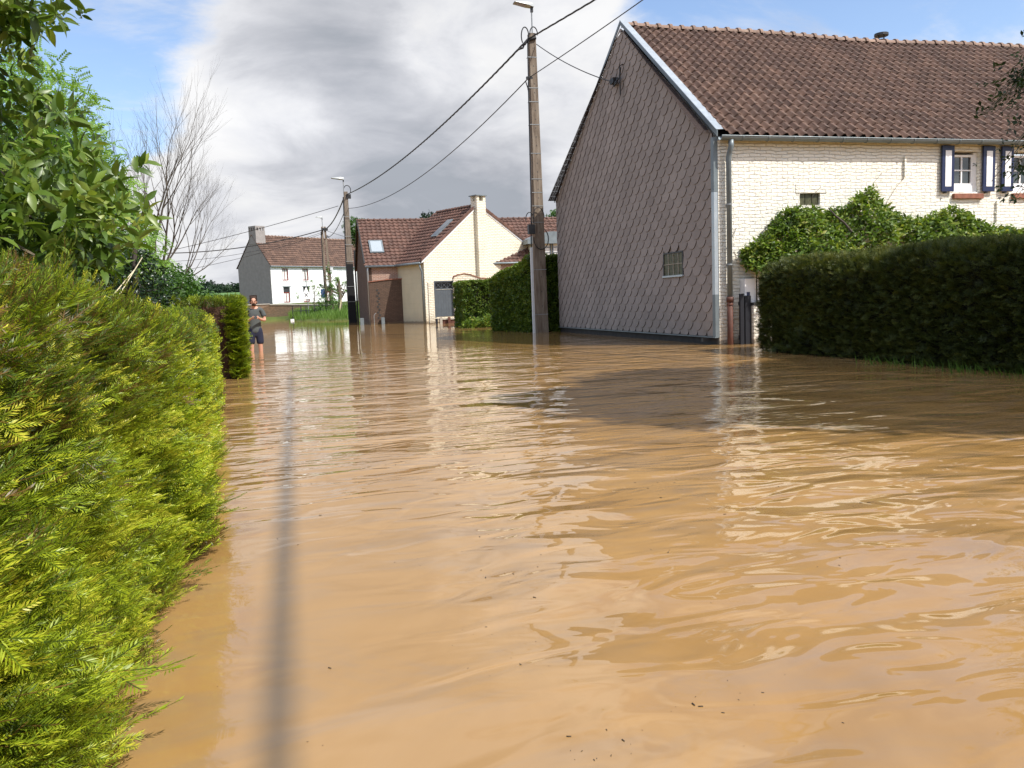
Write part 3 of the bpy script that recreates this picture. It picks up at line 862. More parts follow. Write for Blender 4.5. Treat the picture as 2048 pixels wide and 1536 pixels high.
# gate, pier and garden wall in front of the cottage
GW = thing('garden_wall', 'cream brick garden wall with a rounded shoulder beside the grey door', 'wall', (0, 0, 0))
mb = MB()
prof = [(8.97, -.6), (8.97, 2.5), (9.03, 2.64), (9.25, 2.72), (9.6, 2.78), (10.0, 2.70), (10.5, 2.5), (11.6, 2.42), (13, 2.4), (13, -.6)]
mb.prism([(x, 46.0, z) for x, z in prof], (0, .35, 0)); mb.build('wall', M['cream_brick'], GW)
mb = MB()
for (a, b) in zip(prof[1:-2], prof[2:-1]):
    mb.prism([(a[0], 45.96, a[1] + .003), (b[0], 45.96, b[1] + .003), (b[0], 45.96, b[1] + .05), (a[0], 45.96, a[1] + .05)], (0, .43, 0))
mb.build('coping', M['sill_brick'], GW)
mb = MB(); mb.box(7.52, 7.80, 46.1, 46.45, -.6, 2.35); mb.build('pier', M['cream_brick'], GW)
DG = thing('garden_door', 'tall slate grey plank door with a crossed lattice panel on top', 'gate', (0, 0, 0))
mb = MB()
for i in range(7): mb.box(7.93 + i * .146, 7.93 + i * .146 + .14, 46.16, 46.20, .38, 1.93)
mb.build('plank', M['dark_grey'], DG)
mb = MB(); mb.box(7.86, 7.925, 46.12, 46.24, .33, 2.42); mb.box(7.93, 8.96, 46.12, 46.24, 2.36, 2.42); mb.box(7.93, 8.96, 46.13, 46.23, 1.94, 2.0)
mb.build('frame', M['dark_grey'], DG)
mb = MB()
for i in range(3):
    xa = 7.93 + i * .345
    mb.tube([(xa, 46.18, 2.0), (xa + .345, 46.18, 2.36)], .014, 5); mb.tube([(xa, 46.18, 2.36), (xa + .345, 46.18, 2.0)], .014, 5); mb.tube([(xa + .345, 46.16, 2.0), (xa + .345, 46.16, 2.36)], .016, 5)
mb.build('lattice', M['dark_grey'], DG)
mb = MB(); mb.box(7.93, 8.96, 46.3, 46.33, 1.99, 2.37); mb.build('backing_panel', M['plinth'], DG)
FB = thing('flood_board', 'low brown board barrier with pale posts standing in the water before the grey door', 'barrier', (0, 0, 0))
mb = MB(); mb.box(7.95, 8.98, 45.42, 45.47, -.4, .22); mb.build('board', M['rust_pipe'], FB)
mb = MB(); mb.box(7.72, 9.0, 45.36, 45.52, .225, .30); mb.build('top_plank', M['lichen_wood'], FB)
for x in (7.95, 8.42): MB().box(x, x + .14, 45.25, 45.34, -.4, .36).build('post', M['lichen_wood'] if x < 8 else M['rust_pipe'], FB)
mb = MB(); mb.box(7.7, 7.82, 45.2, 45.33, -.4, .3); mb.build('post', M['black_board'], FB)

# ================================================================ BRICK HOUSE behind
BH = thing('brick_house', 'brown brick house with a long tiled roof and square skylight behind the cottage', 'house', (4.56, 51.3, 0))
BE, BR, BD, BL = 3.67, 6.75, 3.8, 19.0
mb = MB(); mb.prism([(0, 0, -.6), (0, 2 * BD, -.6), (0, 2 * BD, BE), (0, BD, BR - .12), (0, 0, BE)], (.3, 0, 0)); mb.build('gable_wall', M['dark_brick'], BH)
mb = MB(); mb.box(.302, BL, .0, .3, -.6, BE - .02); mb.box(.302, BL, 2 * BD - .3, 2 * BD, -.6, BE - .02); mb.build('front_wall', M['brick'], BH)
vb = Vector((0, BD + .15, BR - BE + .1)).normalized(); Lb = Vector((0, BD + .15, BR - BE + .1)).length
tile_roof('roof', M['tile_red'], BH, (-.16, -.15, BE - .06), (1, 0, 0), tuple(vb), BL, Lb, .30, .36, .055, .045, 0, 6, 1.0)
vb2 = Vector((0, -(BD + .15), BR - BE + .1)).normalized()
tile_roof('roof_back', M['tile_red'], BH, (-.16, 2 * BD + .15, BE - .06), (1, 0, 0), tuple(vb2), BL, Lb, .60, .5, .05, .04, 0, 3, 1.0)
ridge_row('ridge_tiles', M['tile_red'], BH, (-.16, BD, BR + .07), (1, 0, 0), BL, .40, .12, 0)
mb = MB(); mb.tube([(-.1, -.22, BE - .1), (BL, -.22, BE - .1)], .07, 8); mb.build('gutter', M['zinc_dark'], BH, smooth=True)
mb = MB(); mb.tube([(.06, -.2, BE - .1), (.05, -.08, BE - .4), (.05, -.07, -.5)], .05, 8); mb.build('down_pipe', M['zinc'], BH, smooth=True)
mb = MB(); mb.tube([(-.12, -.1, BE + .1), (-.12, BD, BR + .1), (-.12, 2 * BD, BE + .1)], .05, 6); mb.build('verge_trim', M['plinth'], BH)
nb = Vector((0, -(BR - BE), BD)).normalized()
P0 = Vector((.36, .85, BE + (BR - BE) * .85 / BD + .02)) + nb * .06
mb = MB(); mb.prism([P0, P0 + Vector((.88, 0, 0)), P0 + Vector((.88, 0, 0)) + vb * 1.35, P0 + vb * 1.35], nb * .1); s1 = mb.build('skylight', M['zinc_dark'], BH)
P0 = P0 + nb * .103 + Vector((.1, 0, 0)) + vb * .1
mb = MB(); mb.prism([P0, P0 + Vector((.68, 0, 0)), P0 + Vector((.68, 0, 0)) + vb * 1.12, P0 + vb * 1.12], nb * .006); mb.build('pane', M['sky_glass'], s1)
# dormer with curved dark roof
dm = MB(); dm.box(10.75, 13.6, -.06, 3.0, 2.8, 5.1); d_ = dm.build('dormer', M['cream_render'], BH)
mb = MB()
arch = [(10.35 + 3.5 * i / 10, 5.06 + .48 * math.sin(math.pi * i / 10)) for i in range(11)]
mb.prism([(x, -.4, z) for x, z in arch] + [(13.85, -.4, 4.76), (10.35, -.4, 4.76)], (0, 3.4, 0)); mb.build('dormer_roof', M['zinc_dark'], d_)
for xa in (11.35, 12.1): casement(xa, xa + .66, 3.85, 4.88, -.1, d_, 1, 3, 'dark_grey', .07, 'curtain', 'window')
ch = MB(); ch.box(6.75, 7.6, 5.5, 6.1, 5.5, 7.65); c_ = ch.build('chimney', M['brick'], BH)
mb = MB(); mb.box(6.65, 7.7, 5.4, 6.2, 7.653, 7.72); mb.box(6.80, 7.55, 5.6, 6.0, 7.723, 7.8); mb.build('chimney_cap', M['zinc_dark'], c_)
# lean-to wall of dark brick with a lattice slot
LT = thing('yard_wall', 'dark brown brick wall with a narrow openwork slot in front of the brick house', 'wall', (4.62, 50.95, 0))
mb = MB(); mb.prism([(0, 0, -.6), (2.3, 0, -.6), (2.3, 0, 2.74), (1.2, 0, 2.72), (0, 0, 2.60)], (0, .25, 0)); mb.build('wall', M['dark_brick'], LT)
mb = MB(); mb.prism([(-.03, -.05, 2.603), (1.2, -.05, 2.723), (2.3, -.05, 2.743), (2.3, -.05, 2.80), (1.2, -.05, 2.78), (-.03, -.05, 2.66)], (0, .35, 0)); mb.build('coping', M['sill_brick'], LT)
mb = MB()
for i in range(11):
    z = .35 + i * .17
    mb.box(.42 + (i % 2) * .09, .54 + (i % 2) * .09, -.015, -.002, z, z + .1)
mb.build('openwork', M['plinth'], LT)
mb = MB(); mb.box(.62, .82, -.35, -.1, -.5, .42); mb.build('planter', M['zinc_dark'], LT)
mb = MB(); mb.tube([(.18, -.3, -.5), (.18, -.3, .55), (.25, -.3, .66), (.32, -.3, .68)], .02, 6); mb.build('stand_pipe', M['galv'], LT)
bx = MB().box(3.98, 4.2, 51.0, 51.3, -.4, .42).build('utility_box', M['zinc_dark'], None, bevel=.01)
tag(bx, 'small grey utility box at the left corner of the brick house', 'box')

# ================================================================ FAR WHITE FARMHOUSE
WH = thing('white_house', 'long white two storey house with slate clad gable and brown roof far down the street', 'house', (-2.7, 120, 0), math.atan2(.61, .79))
WL, WD, WE, WR = 26.0, 7.6, 7.45, 11.75
upz = [(1.9, 3.0), (5.5, 6.6), (9.85, 10.9), (14.1, 15.15)]
loz = [(1.95, 3.1), (5.45, 6.6), (9.9, 11.0), (13.75, 14.9)]
hs = [(a, b, 5.25, 7.0) for a, b in upz] + [(a, b, 2.1, 4.35) for a, b in loz]
wall_with_holes('front_wall', M['white_wall'], WH, 0, WL, -1.0, WE, 0, .3, hs)
mb = MB(); mb.prism([(-.02, .02, -1), (-.02, WD, -1), (-.02, WD, WE), (-.02, WD / 2, WR), (-.02, .02, WE)], (-.04, 0, 0)); mb.build('gable_cladding', M['slate_far'], WH)
mb = MB(); mb.box(0, WL, WD - .3, WD, -1, WE); mb.build('rear_wall', M['white_wall'], WH)
for a, b in upz:
    t = casement(a + .02, b - .02, 5.27, 6.98, .16, WH, 2, 1, 'red_wood', .13, 'curtain')
    MB().box(a - .12, b + .12, -.08, .1, 5.12, 5.245).build('sill', M['white_paint'], t)
    MB().box(a - .3, b + .3, -.05, -.005, 7.16, 7.24).build('lintel', M['zinc_dark'], t)
for a, b in loz:
    t = casement(a + .02, b - .02, 2.12, 3.60, .16, WH, 2, 1, 'red_wood', .13, 'curtain')
    mb = MB(); mb.box(a + .02, b - .02, .13, .19, 3.61, 3.68); mb.box(a + .05, b - .05, .17, .18, 3.68, 4.33); mb.build('transom', M['steel'], t)
    MB().box(a - .15, b + .15, -.05, -.005, 4.355, 4.47).build('lintel', M['zinc_dark'], t)
vw = Vector((0, WD / 2 + .25, (WR - WE) + .25)).normalized(); Lw = Vector((0, WD / 2 + .25, WR - WE + .25)).length
tile_roof('roof', M['tile'], WH, (-.15, -.25, WE - .17), (1, 0, 0), tuple(vw), WL, Lw, .42, .45, .08, .06, .06, 4)
vw2 = Vector((0, -(WD / 2 + .25), (WR - WE) + .25)).normalized()
tile_roof('roof_back', M['tile'], WH, (-.15, WD + .25, WE - .17), (1, 0, 0), tuple(vw2), WL, Lw, 1.0, 1.0, .08, .05, .06, 2)
ridge_row('ridge_tiles', M['ridge'], WH, (-.15, WD / 2, WR + .1), (1, 0, 0), WL, .6, .2, .06)
mb = MB(); mb.tube([(-.15, -.3, WE - .2), (WL, -.3, WE - .2)], .1, 6); mb.build('gutter', M['zinc_dark'], WH)
mb = MB(); mb.box(-.1, 1.5, 2.75, 4.4, 10.6, 12.5); c_ = mb.build('chimney', M['slate_far'], WH)
mb = MB()
for i in range(4): mb.box(-.1 + i * .45, -.1 + i * .45 + .22, 2.75, 2.97, 12.502, 12.9); mb.box(-.1 + i * .45, -.1 + i * .45 + .22, 4.18, 4.4, 12.502, 12.9)
for i in (1, 2): mb.box(-.1, .12, 2.75 + i * .5, 2.97 + i * .5, 12.502, 12.9)
MB().box(-.1, 1.5, 2.75, 4.4, 12.902, 13.15).build('chimney_head', M['slate_far'], c_)
mb.build('chimney_merlon', M['slate_far'], c_)
SWL = thing('boundary_wall', 'long low old brick wall along the far edge of the flood', 'wall', (0, 0, 0))
mb = MB(); mb.prism([(-9, 100, -.5), (-9, 100, 1.75), (-2.6, 100, 1.80), (-2.6, 100, 1.72), (9.5, 101.5, 1.30), (9.5, 101.5, -.5)], (0, .4, 0)); mb.build('wall', M['wall_brick'], SWL)
mb = MB()
for (x0, z0, x1, z1, ya, yb_) in ((-9, 1.755, -2.6, 1.805, 99.93, 99.93), (-2.6, 1.726, 9.5, 1.306, 99.93, 101.43)):
    mb.add([(x0, ya, z0), (x1, yb_, z1), (x1, yb_ + .55, z1), (x0, ya + .55, z0), (x0, ya, z0 + .11), (x1, yb_, z1 + .11), (x1, yb_ + .55, z1 + .11), (x0, ya + .55, z0 + .11)], [(0, 1, 5, 4), (1, 2, 6, 5), (2, 3, 7, 6), (3, 0, 4, 7), (4, 5, 6, 7), (3, 2, 1, 0)])
mb.build('coping', M['concrete_cap'], SWL)

# ---------------------------------------------------------------- setting: ground, water


def ground_z(x, y):
    z = np.full_like(x, -.55)
    # grassy bank round the far pole, rising ground behind the low wall, then a slow hill
    edge = np.interp(x, [-60, -9, -1.0, .2, 3, 9, 60], [104, 101, 99.6, 80, 72, 69, 69])
    up = np.clip((y - edge) / 1.5, 0, 1)
    z = z + up * .62 + np.clip((y - edge) / 26, 0, 1) * 1.0
    z = np.where(y > 99.5, np.maximum(z, .25 + np.clip((y - 99.5) / 14, 0, 1) * 1.7), z)
    z = z + np.clip((y - 150) / 600, 0, 1) ** 1.2 * 17 + np.clip((y - 900) / 1500, 0, 1) * 10
    z = z + np.clip((y - 60) / 40, 0, 1) * .06 * np.sin(x * .9) * np.cos(y * .5)
    return z


gx = np.concatenate([np.linspace(-1500, -60, 30), np.linspace(-50, 60, 90), np.linspace(70, 1500, 30)])
gy_ = np.concatenate([np.linspace(-300, 60, 20), np.linspace(64, 125, 90), np.linspace(130, 1000, 40), np.linspace(1100, 3000, 10)])
X_, Y_ = np.meshgrid(gx, gy_)
Z_ = ground_z(X_, Y_)
nx, ny = len(gx), len(gy_)
ii = (np.arange(ny - 1)[:, None] * nx + np.arange(nx - 1)[None]).ravel()
gr_ = np_mesh('ground', np.stack([X_, Y_, Z_], -1).reshape(-1, 3), np.stack([ii, ii + 1, ii + nx + 1, ii + nx], 1), M['ground'], smooth=True)
tag(gr_, 'flooded ground rising to a grassy bank and far fields', 'ground', kind='structure')
mb = MB(); mb.add([(-400, -150, 0), (400, -150, 0), (400, 200, 0), (-400, 200, 0)], [(0, 1, 2, 3)])
tag(mb.build('water', M['water']), 'muddy brown flood water covering the street', 'water', kind='structure')

# ---------------------------------------------------------------- utility poles and cables


def catenary(a, b, s, n=24):
    a = Vector(a); b = Vector(b)
    return [a.lerp(b, t) - Vector((0, 0, 4 * s * t * (1 - t))) for t in [i / n for i in range(n + 1)]]


def cable(name, label, pts, r, twist=0.0, group=None, m='cable'):
    mb = MB()
    if twist:
        L = sum((pts[i + 1] - pts[i]).length for i in range(len(pts) - 1)); n = int(L / .14)
        P = []
        for k in range(n + 1):
            t = k / n * (len(pts) - 1); i = min(int(t), len(pts) - 2); P.append(pts[i].lerp(pts[i + 1], t - i))
        for ph in (0, 2.1, 4.2):
            q = []
            for k, p in enumerate(P):
                a = k * .55 + ph
                q.append(p + Vector((math.cos(a) * r * .62, math.sin(a) * r * .3, math.sin(a) * r * .62)))
            mb.tube(q, r * .62, 5)
    else:
        mb.tube(pts, r, 6)
    o = mb.build(name, M[m])
    return tag(o, label, 'cable', group)


def lamp(parent, x, z0, z1, L, sc=1.0, dx=-1):
    mb = MB(); mb.tube([(x, 0, z0), (x, 0, z1)], .022 * sc, 8); mb.build('lamp_stem', M['galv'], parent)
    mb = MB()
    a = Vector((x + .06 * dx * -1, 0, z1 - .02)); b = Vector((x + L * dx, -.04, z1 + .09))
    w0, w1 = .09 * sc, .15 * sc
    sec = [(-1, 0), (1, 0), (.75, .10 * sc), (-.75, .10 * sc)]
    vs = []
    for p, ww, hh in ((a, w0, 1.2), (a.lerp(b, .35), w1, 1.0), (b, w1 * .9, .28)):
        vs += [p + Vector((0, s_ * ww, h_ * hh)) for s_, h_ in sec]
    fs = [(i + k * 4, (i + 1) % 4 + k * 4, (i + 1) % 4 + (k + 1) * 4, i + (k + 1) * 4) for k in (0, 1) for i in range(4)] + [(3, 2, 1, 0), (8, 9, 10, 11)]
    mb.add(vs, fs)
    h = mb.build('lamp_head', M['galv'], parent, bevel=.008)
    g = MB(); p = a.lerp(b, .42); q = a.lerp(b, .9)
    g.add([p + Vector((0, -w1 * .7, -.006)), q + Vector((0, -w1 * .65, -.006)), q + Vector((0, w1 * .65, -.006)), p + Vector((0, w1 * .7, -.006))], [(0, 1, 2, 3)]); g.build('lens', M['glass'], h)
    mb = MB(); mb.box(x - .035, x + .045, -.04, .04, z1 - .16, z1 - .02); mb.build('lamp_socket', M['steel'], h)


def loop(mb, c, r, r2, a0, a1, t=.016, yo=0):
    mb.tube([(c[0] + r * math.cos(a), yo, c[1] + r2 * math.sin(a)) for a in np.linspace(a0, a1, 14)], t, 6)


U1 = thing('utility_pole', 'tall square concrete utility pole with street lamp nearest the slate gable', 'utility pole', (8.29, 26.97, 0))
mb = MB(); b_, t_ = .205, .115
mb.prism([(-b_, -b_, -.6), (b_, -b_, -.6), (b_, b_, -.6), (-b_, b_, -.6)], (0, 0, .001))
mb = MB()
mb.add([(-b_, -b_, -.6), (b_, -b_, -.6), (b_, b_, -.6), (-b_, b_, -.6), (-t_, -t_, 10), (t_, -t_, 10), (t_, t_, 10), (-t_, t_, 10)],
       [(0, 1, 5, 4), (1, 2, 6, 5), (2, 3, 7, 6), (3, 0, 4, 7), (4, 5, 6, 7), (3, 2, 1, 0)])
mb.build('post', M['pole'], U1, bevel=.012)
mb = MB()
z = .9
while z < 9.6:
    h_ = b_ + (t_ - b_) * (z + .6) / 10.6
    mb.box(-.012, .012, -h_ - .0035, -h_ - .001, z, z + .035)
    z += .29 if z > 3 else .5
mb.build('bolt_hole', M['steel'], U1)
mb = MB()
for z in (.62, 2.15, 3.75, 4.3, 4.75, 5.2, 6.05, 7.0, 7.75, 8.2, 9.2):
    h_ = b_ + (t_ - b_) * (z + .6) / 10.6 + .008
    mb.box(-h_ - .06, h_, -h_, -h_ + .006, z, z + .022); mb.box(-h_ - .06, -h_ - .052, -h_ + .006, .05, z, z + .022)
mb.build('strap', M['galv'], U1)
mb = MB(); mb.box(-.345, -.265, -.16, -.08, -.5, 2.92); mb.build('cable_guard', M['pvc'], U1, bevel=.006)
mb = MB(); mb.tube([(-.30, -.12, 2.9), (-.29, -.12, 3.4), (-.26, -.14, 4.4), (-.22, -.13, 7.0), (-.18, -.10, 9.3), (-.17, -.1, 9.75)], .022, 6)
mb.tube([(-.26, -.10, 3.5), (-.24, -.09, 5.5), (-.2, -.08, 8.4)], .014, 6); mb.build('riser_cable', M['cable'], U1)
mb = MB(); mb.box(-.42, -.20, -.30, -.12, 3.36, 3.68); mb.build('junction_box', M['steel'], U1, bevel=.01)
mb = MB(); loop(mb, (-.36, 3.85), .14, .24, -.5, 3.6, .016, -.25); loop(mb, (-.05, 3.9), .2, .35, 0, 3.2, .014, -.27); loop(mb, (.02, 3.2), .26, .36, -3.3, .9, .018, -.25)
loop(mb, (-.28, 9.85), .13, .3, -.8, 3.9, .02, -.18); loop(mb, (.02, 9.95), .13, .22, -.2, 3.3, .018, -.18)
mb.tube([(-.3, -.16, 9.6), (-.22, -.16, 9.72), (-.1, -.16, 9.78), (.1, -.16, 9.82)], .05, 6); mb.tube([(-.5, -.1, 9.45), (-.35, -.12, 9.5), (-.3, -.14, 9.62)], .035, 6); mb.build('cable_loop', M['cable'], U1)
lamp(U1, .03, 9.8, 10.86, .62, 1.1)
mb = MB(); mb.box(-.26, -.05, -.13, -.05, 8.5, 8.58); mb.tube([(-.3, -.1, 8.45), (-.22, -.1, 8.2), (-.18, -.1, 7.9)], .018, 6); mb.build('cable_clamp', M['cable'], U1)

U2 = thing('utility_pole', 'slim utility pole with black lower half and street lamp beside the brick house', 'utility pole', (4.18, 60.43, 0))
mb = MB(); b_, t_ = .30, .14
mb.add([(-b_, -b_, -.6), (b_, -b_, -.6), (b_, b_, -.6), (-b_, b_, -.6), (-t_, -t_, 9.4), (t_, -t_, 9.4), (t_, t_, 9.4), (-t_, t_, 9.4)],
       [(0, 1, 5, 4), (1, 2, 6, 5), (2, 3, 7, 6), (3, 0, 4, 7), (4, 5, 6, 7), (3, 2, 1, 0)])
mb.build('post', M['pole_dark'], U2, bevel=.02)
mb = MB()
for z in (.9, 1.5, 2.6, 4.4, 5.6, 6.2, 7.6): mb.box(-.27, .27, -.275, -.26, z, z + .03)
mb.build('strap', M['galv'], U2)
mb = MB(); mb.tube([(-.3, -.2, .2), (-.26, -.2, 5), (-.2, -.18, 9.0)], .04, 6); loop(mb, (.12, 9.5), .25, .35, -.6, 3.2, .03); mb.box(.02, .35, -.2, 0, 8.9, 9.2); mb.build('cable_loop', M['cable'], U2)
lamp(U2, -.12, 8.9, 10.25, .85, 1.5)
mb = MB(); mb.box(.30, .42, -.3, -.2, -.5, 5.2); mb.build('cable_guard', M['cable'], U2)

U3 = thing('utility_pole', 'twin legged concrete utility pole standing in shrubs on the far bank', 'utility pole', (3.55, 85, .4))
mb = MB()
for (xa, xb) in ((-.22, -.20), (.42, .06)):
    mb.add([(xa - .13, -.15, -.5), (xa + .13, -.15, -.5), (xa + .13, .15, -.5), (xa - .13, .15, -.5), (xb - .1, -.12, 8.9), (xb + .1, -.12, 8.9), (xb + .1, .12, 8.9), (xb - .1, .12, 8.9)],
           [(0, 1, 5, 4), (1, 2, 6, 5), (2, 3, 7, 6), (3, 0, 4, 7), (4, 5, 6, 7), (3, 2, 1, 0)])
mb.build('post', M['pole'], U3)
mb = MB(); mb.tube([(-.36, -.2, 0), (-.34, -.16, 8.4)], .05, 6); mb.box(-.3, .35, -.22, -.13, 8.5, 8.75); mb.tube([(.2, -.2, 8.0), (.45, -.2, 7.8)], .06, 6); mb.build('cable_riser', M['cable'], U3)
mb = MB(); mb.box(.35, .62, -.3, -.16, 4.3, 4.8); mb.build('junction_box', M['pvc'], U3)
lamp(U3, -.16, 8.7, 9.75, .6, 1.6)
mb = MB(); mb.box(-.72, -.34, -.26, -.2, 1.75, 2.65); mb.build('blue_plate', simple('blue_enamel', (.05, .11, .24), .4), U3)

P1, P2, P3 = Vector((8.12, 26.82, 9.78)), Vector((4.28, 60.3, 9.2)), Vector((3.5, 84.8, 9.0))
cable('power_cable', 'thick twisted black cable sagging between the two nearest poles', catenary(P1, P2, .62, 30), .030, .1, 'overhead cables')
cable('power_cable', 'thick twisted black cable running up out of the picture from the nearest pole', catenary(P1, (11.6, 7.2, 9.2), .1, 24), .025, .1, 'overhead cables')
cable('telephone_cable', 'thinner black cable hanging below the twisted one between the two nearest poles', catenary((8.12, 26.82, 8.55), (4.3, 60.3, 8.2), 1.0, 30), .018, 0, 'overhead cables')
cable('telephone_cable', 'thin black cable crossing in front of the slate gable peak', catenary((8.15, 26.82, 8.56), (10.2, 7.4, 8.75), .15, 24), .014, 0, 'overhead cables')
cable('service_cable', 'short black cable from the nearest pole to the slate gable bracket', catenary((8.40, 26.8, 9.62), (8.78, 21.3, 6.98), .12, 14), .014, 0, 'overhead cables')
cable('power_cable', 'twisted black cable from the black bottomed pole to the twin legged pole', catenary((4.1, 60.5, 9.1), P3, .5, 20), .05, 0, 'overhead cables')
cable('telephone_cable', 'thin lower cable from the black bottomed pole to the twin legged pole', catenary((4.15, 60.5, 8.3), (3.7, 84.8, 8.2), .55, 20), .028, 0, 'overhead cables')
cable('power_cable', 'twisted black cable leaving the twin legged pole towards the left trees', catenary(P3, (-11.5, 84, 6.9), .55, 20), .05, 0, 'overhead cables')
cable('telephone_cable', 'lowest thin cable crossing the roof of the white house', catenary((3.4, 84.8, 8.6), (-11.5, 84, 5.0), .35, 20), .022, 0, 'overhead cables')
cable('telephone_cable', 'thin cable just under the twisted one over the white house', catenary((3.4, 84.8, 8.75), (-11.5, 84, 6.1), .6, 20), .02, 0, 'overhead cables')
cable('telephone_cable', 'high thin cable slanting left above the white house chimney', catenary((3.6, 60.3, 8.38), (-8.4, 66, 5.9), .12, 20), .02, 0, 'overhead cables')
cable('service_cable', 'short thin cable from the twin legged pole to the right behind the black pole', catenary((3.6, 84.8, 8.95), (6.5, 84.8, 8.0), .06, 10), .022, 0, 'overhead cables')
# the cable overhead whose shadow lies as a soft band on the water
cable('power_cable', 'overhead cable whose soft straight shadow lies along the water', [Vector((4.66, -16, 8.5)), Vector((4.66, 9.0, 8.5))], .043)
cable('stay_wire', 'thin stay wire holding the overhead cable to the roadside tree', [Vector((4.66, 9.0, 8.5)), Vector((10.0, 4.4, 8.6))], .004)

# ---------------------------------------------------------------- sign, railing on the bank
SG = thing('warning_sign', 'white triangular road sign with a black cross on a thin grey post', 'road sign', (1.42, 84.2, 0))
mb = MB(); mb.tube([(.12, 0, -.3), (.02, 0, 3.4), (-.02, 0, 4.95)], .045, 8); mb.build('post', M['galv'], SG)
mb = MB(); zb = 2.1; mb.prism([(-.62, -.08, zb), (.50, -.08, zb), (-.03, -.08, zb + 1.2)], (0, .03, 0)); pl = mb.build('plate', M['white_paint'], SG)
mb = MB()
for s_ in (-1, 1):
    c0 = Vector((-.05, -.083, zb + .40)); d = Vector((s_ * .15, 0, .17)); n_ = Vector((.17, 0, -s_ * .15)).normalized() * .035
    mb.add([c0 - d - n_, c0 + d - n_, c0 + d + n_, c0 - d + n_], [(0, 1, 2, 3)])
mb.build('cross', M['plinth'], pl)
RL = thing('railing', 'low black metal railing at the water edge in front of the old brick wall', 'railing', (0, 84, 0))
mb = MB()
for x in (-.05, .75, 1.25, 2.1): mb.tube([(x, (0 if x > .3 else 1.0) - x * .4, -.4), (x, (0 if x > .3 else 1.0) - x * .4, 1.45)], .05, 6)
mb.build('post', M['steel'], RL)
mb = MB()
for z in (1.42, .95, .5): mb.tube([(-.05, 1.02, z), (.75, -.3, z), (2.1, -.84, z), (3.6, -1.0, z)], .035, 6)
mb.build('rail', M['steel'], RL)
bk = MB().box(-.30, .05, 83.4, 83.7, -.1, .16).build('white_crate', M['white_paint'], None, bevel=.02)
tag(bk, 'small white crate lying on the water edge by the black railing', 'crate')
mb = MB(); mb.tube([(4.35, 83, .1), (4.72, 83.2, 1.9)], .06, 6); tag(mb.build('wooden_stake', M['cane']), 'pale leaning wooden stake in the shrubs right of the twin pole', 'stake')

# ---------------------------------------------------------------- person


def skin_obj(name, verts, edges, radii, m, parent, sub=2, root=0):
    me = bpy.data.meshes.new(name); me.from_pydata([Vector(v) for v in verts], edges, [])
    o = link(name, me, m, parent)
    sk = o.modifiers.new('skin', 'SKIN'); sk.use_smooth_shade = True
    lay = me.skin_vertices[0].data if me.skin_vertices else None
    if lay is None:
        bm = bmesh.new(); bm.from_mesh(me); bm.verts.layers.skin.verify(); bm.to_mesh(me); bm.free(); lay = me.skin_vertices[0].data
    for i, r_ in enumerate(radii):
        lay[i].radius = r_ if isinstance(r_, tuple) else (r_, r_)
        lay[i].use_root = (i == root)
    s_ = o.modifiers.new('sub', 'SUBSURF'); s_.levels = sub; s_.render_levels = sub
    return o


PS = thing('person', 'bearded man in grey t-shirt and navy shorts looking down at a phone in the water', 'person', (-1.05, 23.56, -.32), R(8))
skin_m = simple('skin', (.50, .27, .19), .55, .06, 8, bmp=.03)
hair_m = simple('dark_brown_hair', (.035, .02, .014), .8, .3, 30, bmp=.6)
shirt_m = simple('charcoal_shirt', (.075, .085, .085), .9, .1, 5, bmp=.4, bs=14)
short_m = simple('navy_shorts', (.020, .023, .045), .9, .15, 5, bmp=.3, bs=14)
bv, be, br_ = [], [], []


def chain(pts, start=None):
    prev = start
    for p, r_ in pts:
        bv.append(p); br_.append(r_); i = len(bv) - 1
        if prev is not None: be.append((prev, i))
        prev = i
    return prev


pel = chain([((0, 0, .98), (.15, .11))])
sp = chain([((0, .01, 1.15), (.145, .10)), ((0, .0, 1.36), (.17, .115)), ((0, .0, 1.50), (.12, .085))], pel)
nk = chain([((0, -.03, 1.56), (.060, .058)), ((0, -.075, 1.60), (.058, .06)), ((0, -.115, 1.665), (.080, .098)), ((0, -.105, 1.745), (.078, .098)), ((0, -.09, 1.795), (.052, .065))], sp)
for s_ in (-1, 1):
    kn = chain([((s_ * .10, 0, .88), (.098, .10)), ((s_ * .115, -.01, .52), (.062, .066)), ((s_ * .12, .01, .36), (.060, .062)), ((s_ * .12, .03, .10), (.040, .042)), ((s_ * .13, -.06, .045), (.045, .032)), ((s_ * .14, -.16, .03), (.042, .024))], pel)
    wr = chain([((s_ * .19, .01, 1.47), (.062, .062)), ((s_ * .245, .0, 1.33), (.054, .054)), ((s_ * .275, -.03, 1.175), (.046, .046)), ((s_ * .17, -.20, 1.20), (.040, .040)), ((s_ * .085, -.29, 1.25), (.029, .027)), ((s_ * .055, -.33, 1.27), (.034, .022))], sp)
    for k in range(4):
        z0 = 1.29 - k * .018
        chain([((s_ * .050, -.365, z0), .010), ((s_ * (.030 + .002 * k), -.385, z0 - .004), .009), ((s_ * (.012 + .003 * k), -.375, z0 - .006), .008)], wr)
    chain([((s_ * .045, -.335, 1.305), .011), ((s_ * .022, -.35, 1.315), .009)], wr)
body = skin_obj('body', bv, be, br_, skin_m, PS, 2, 0)
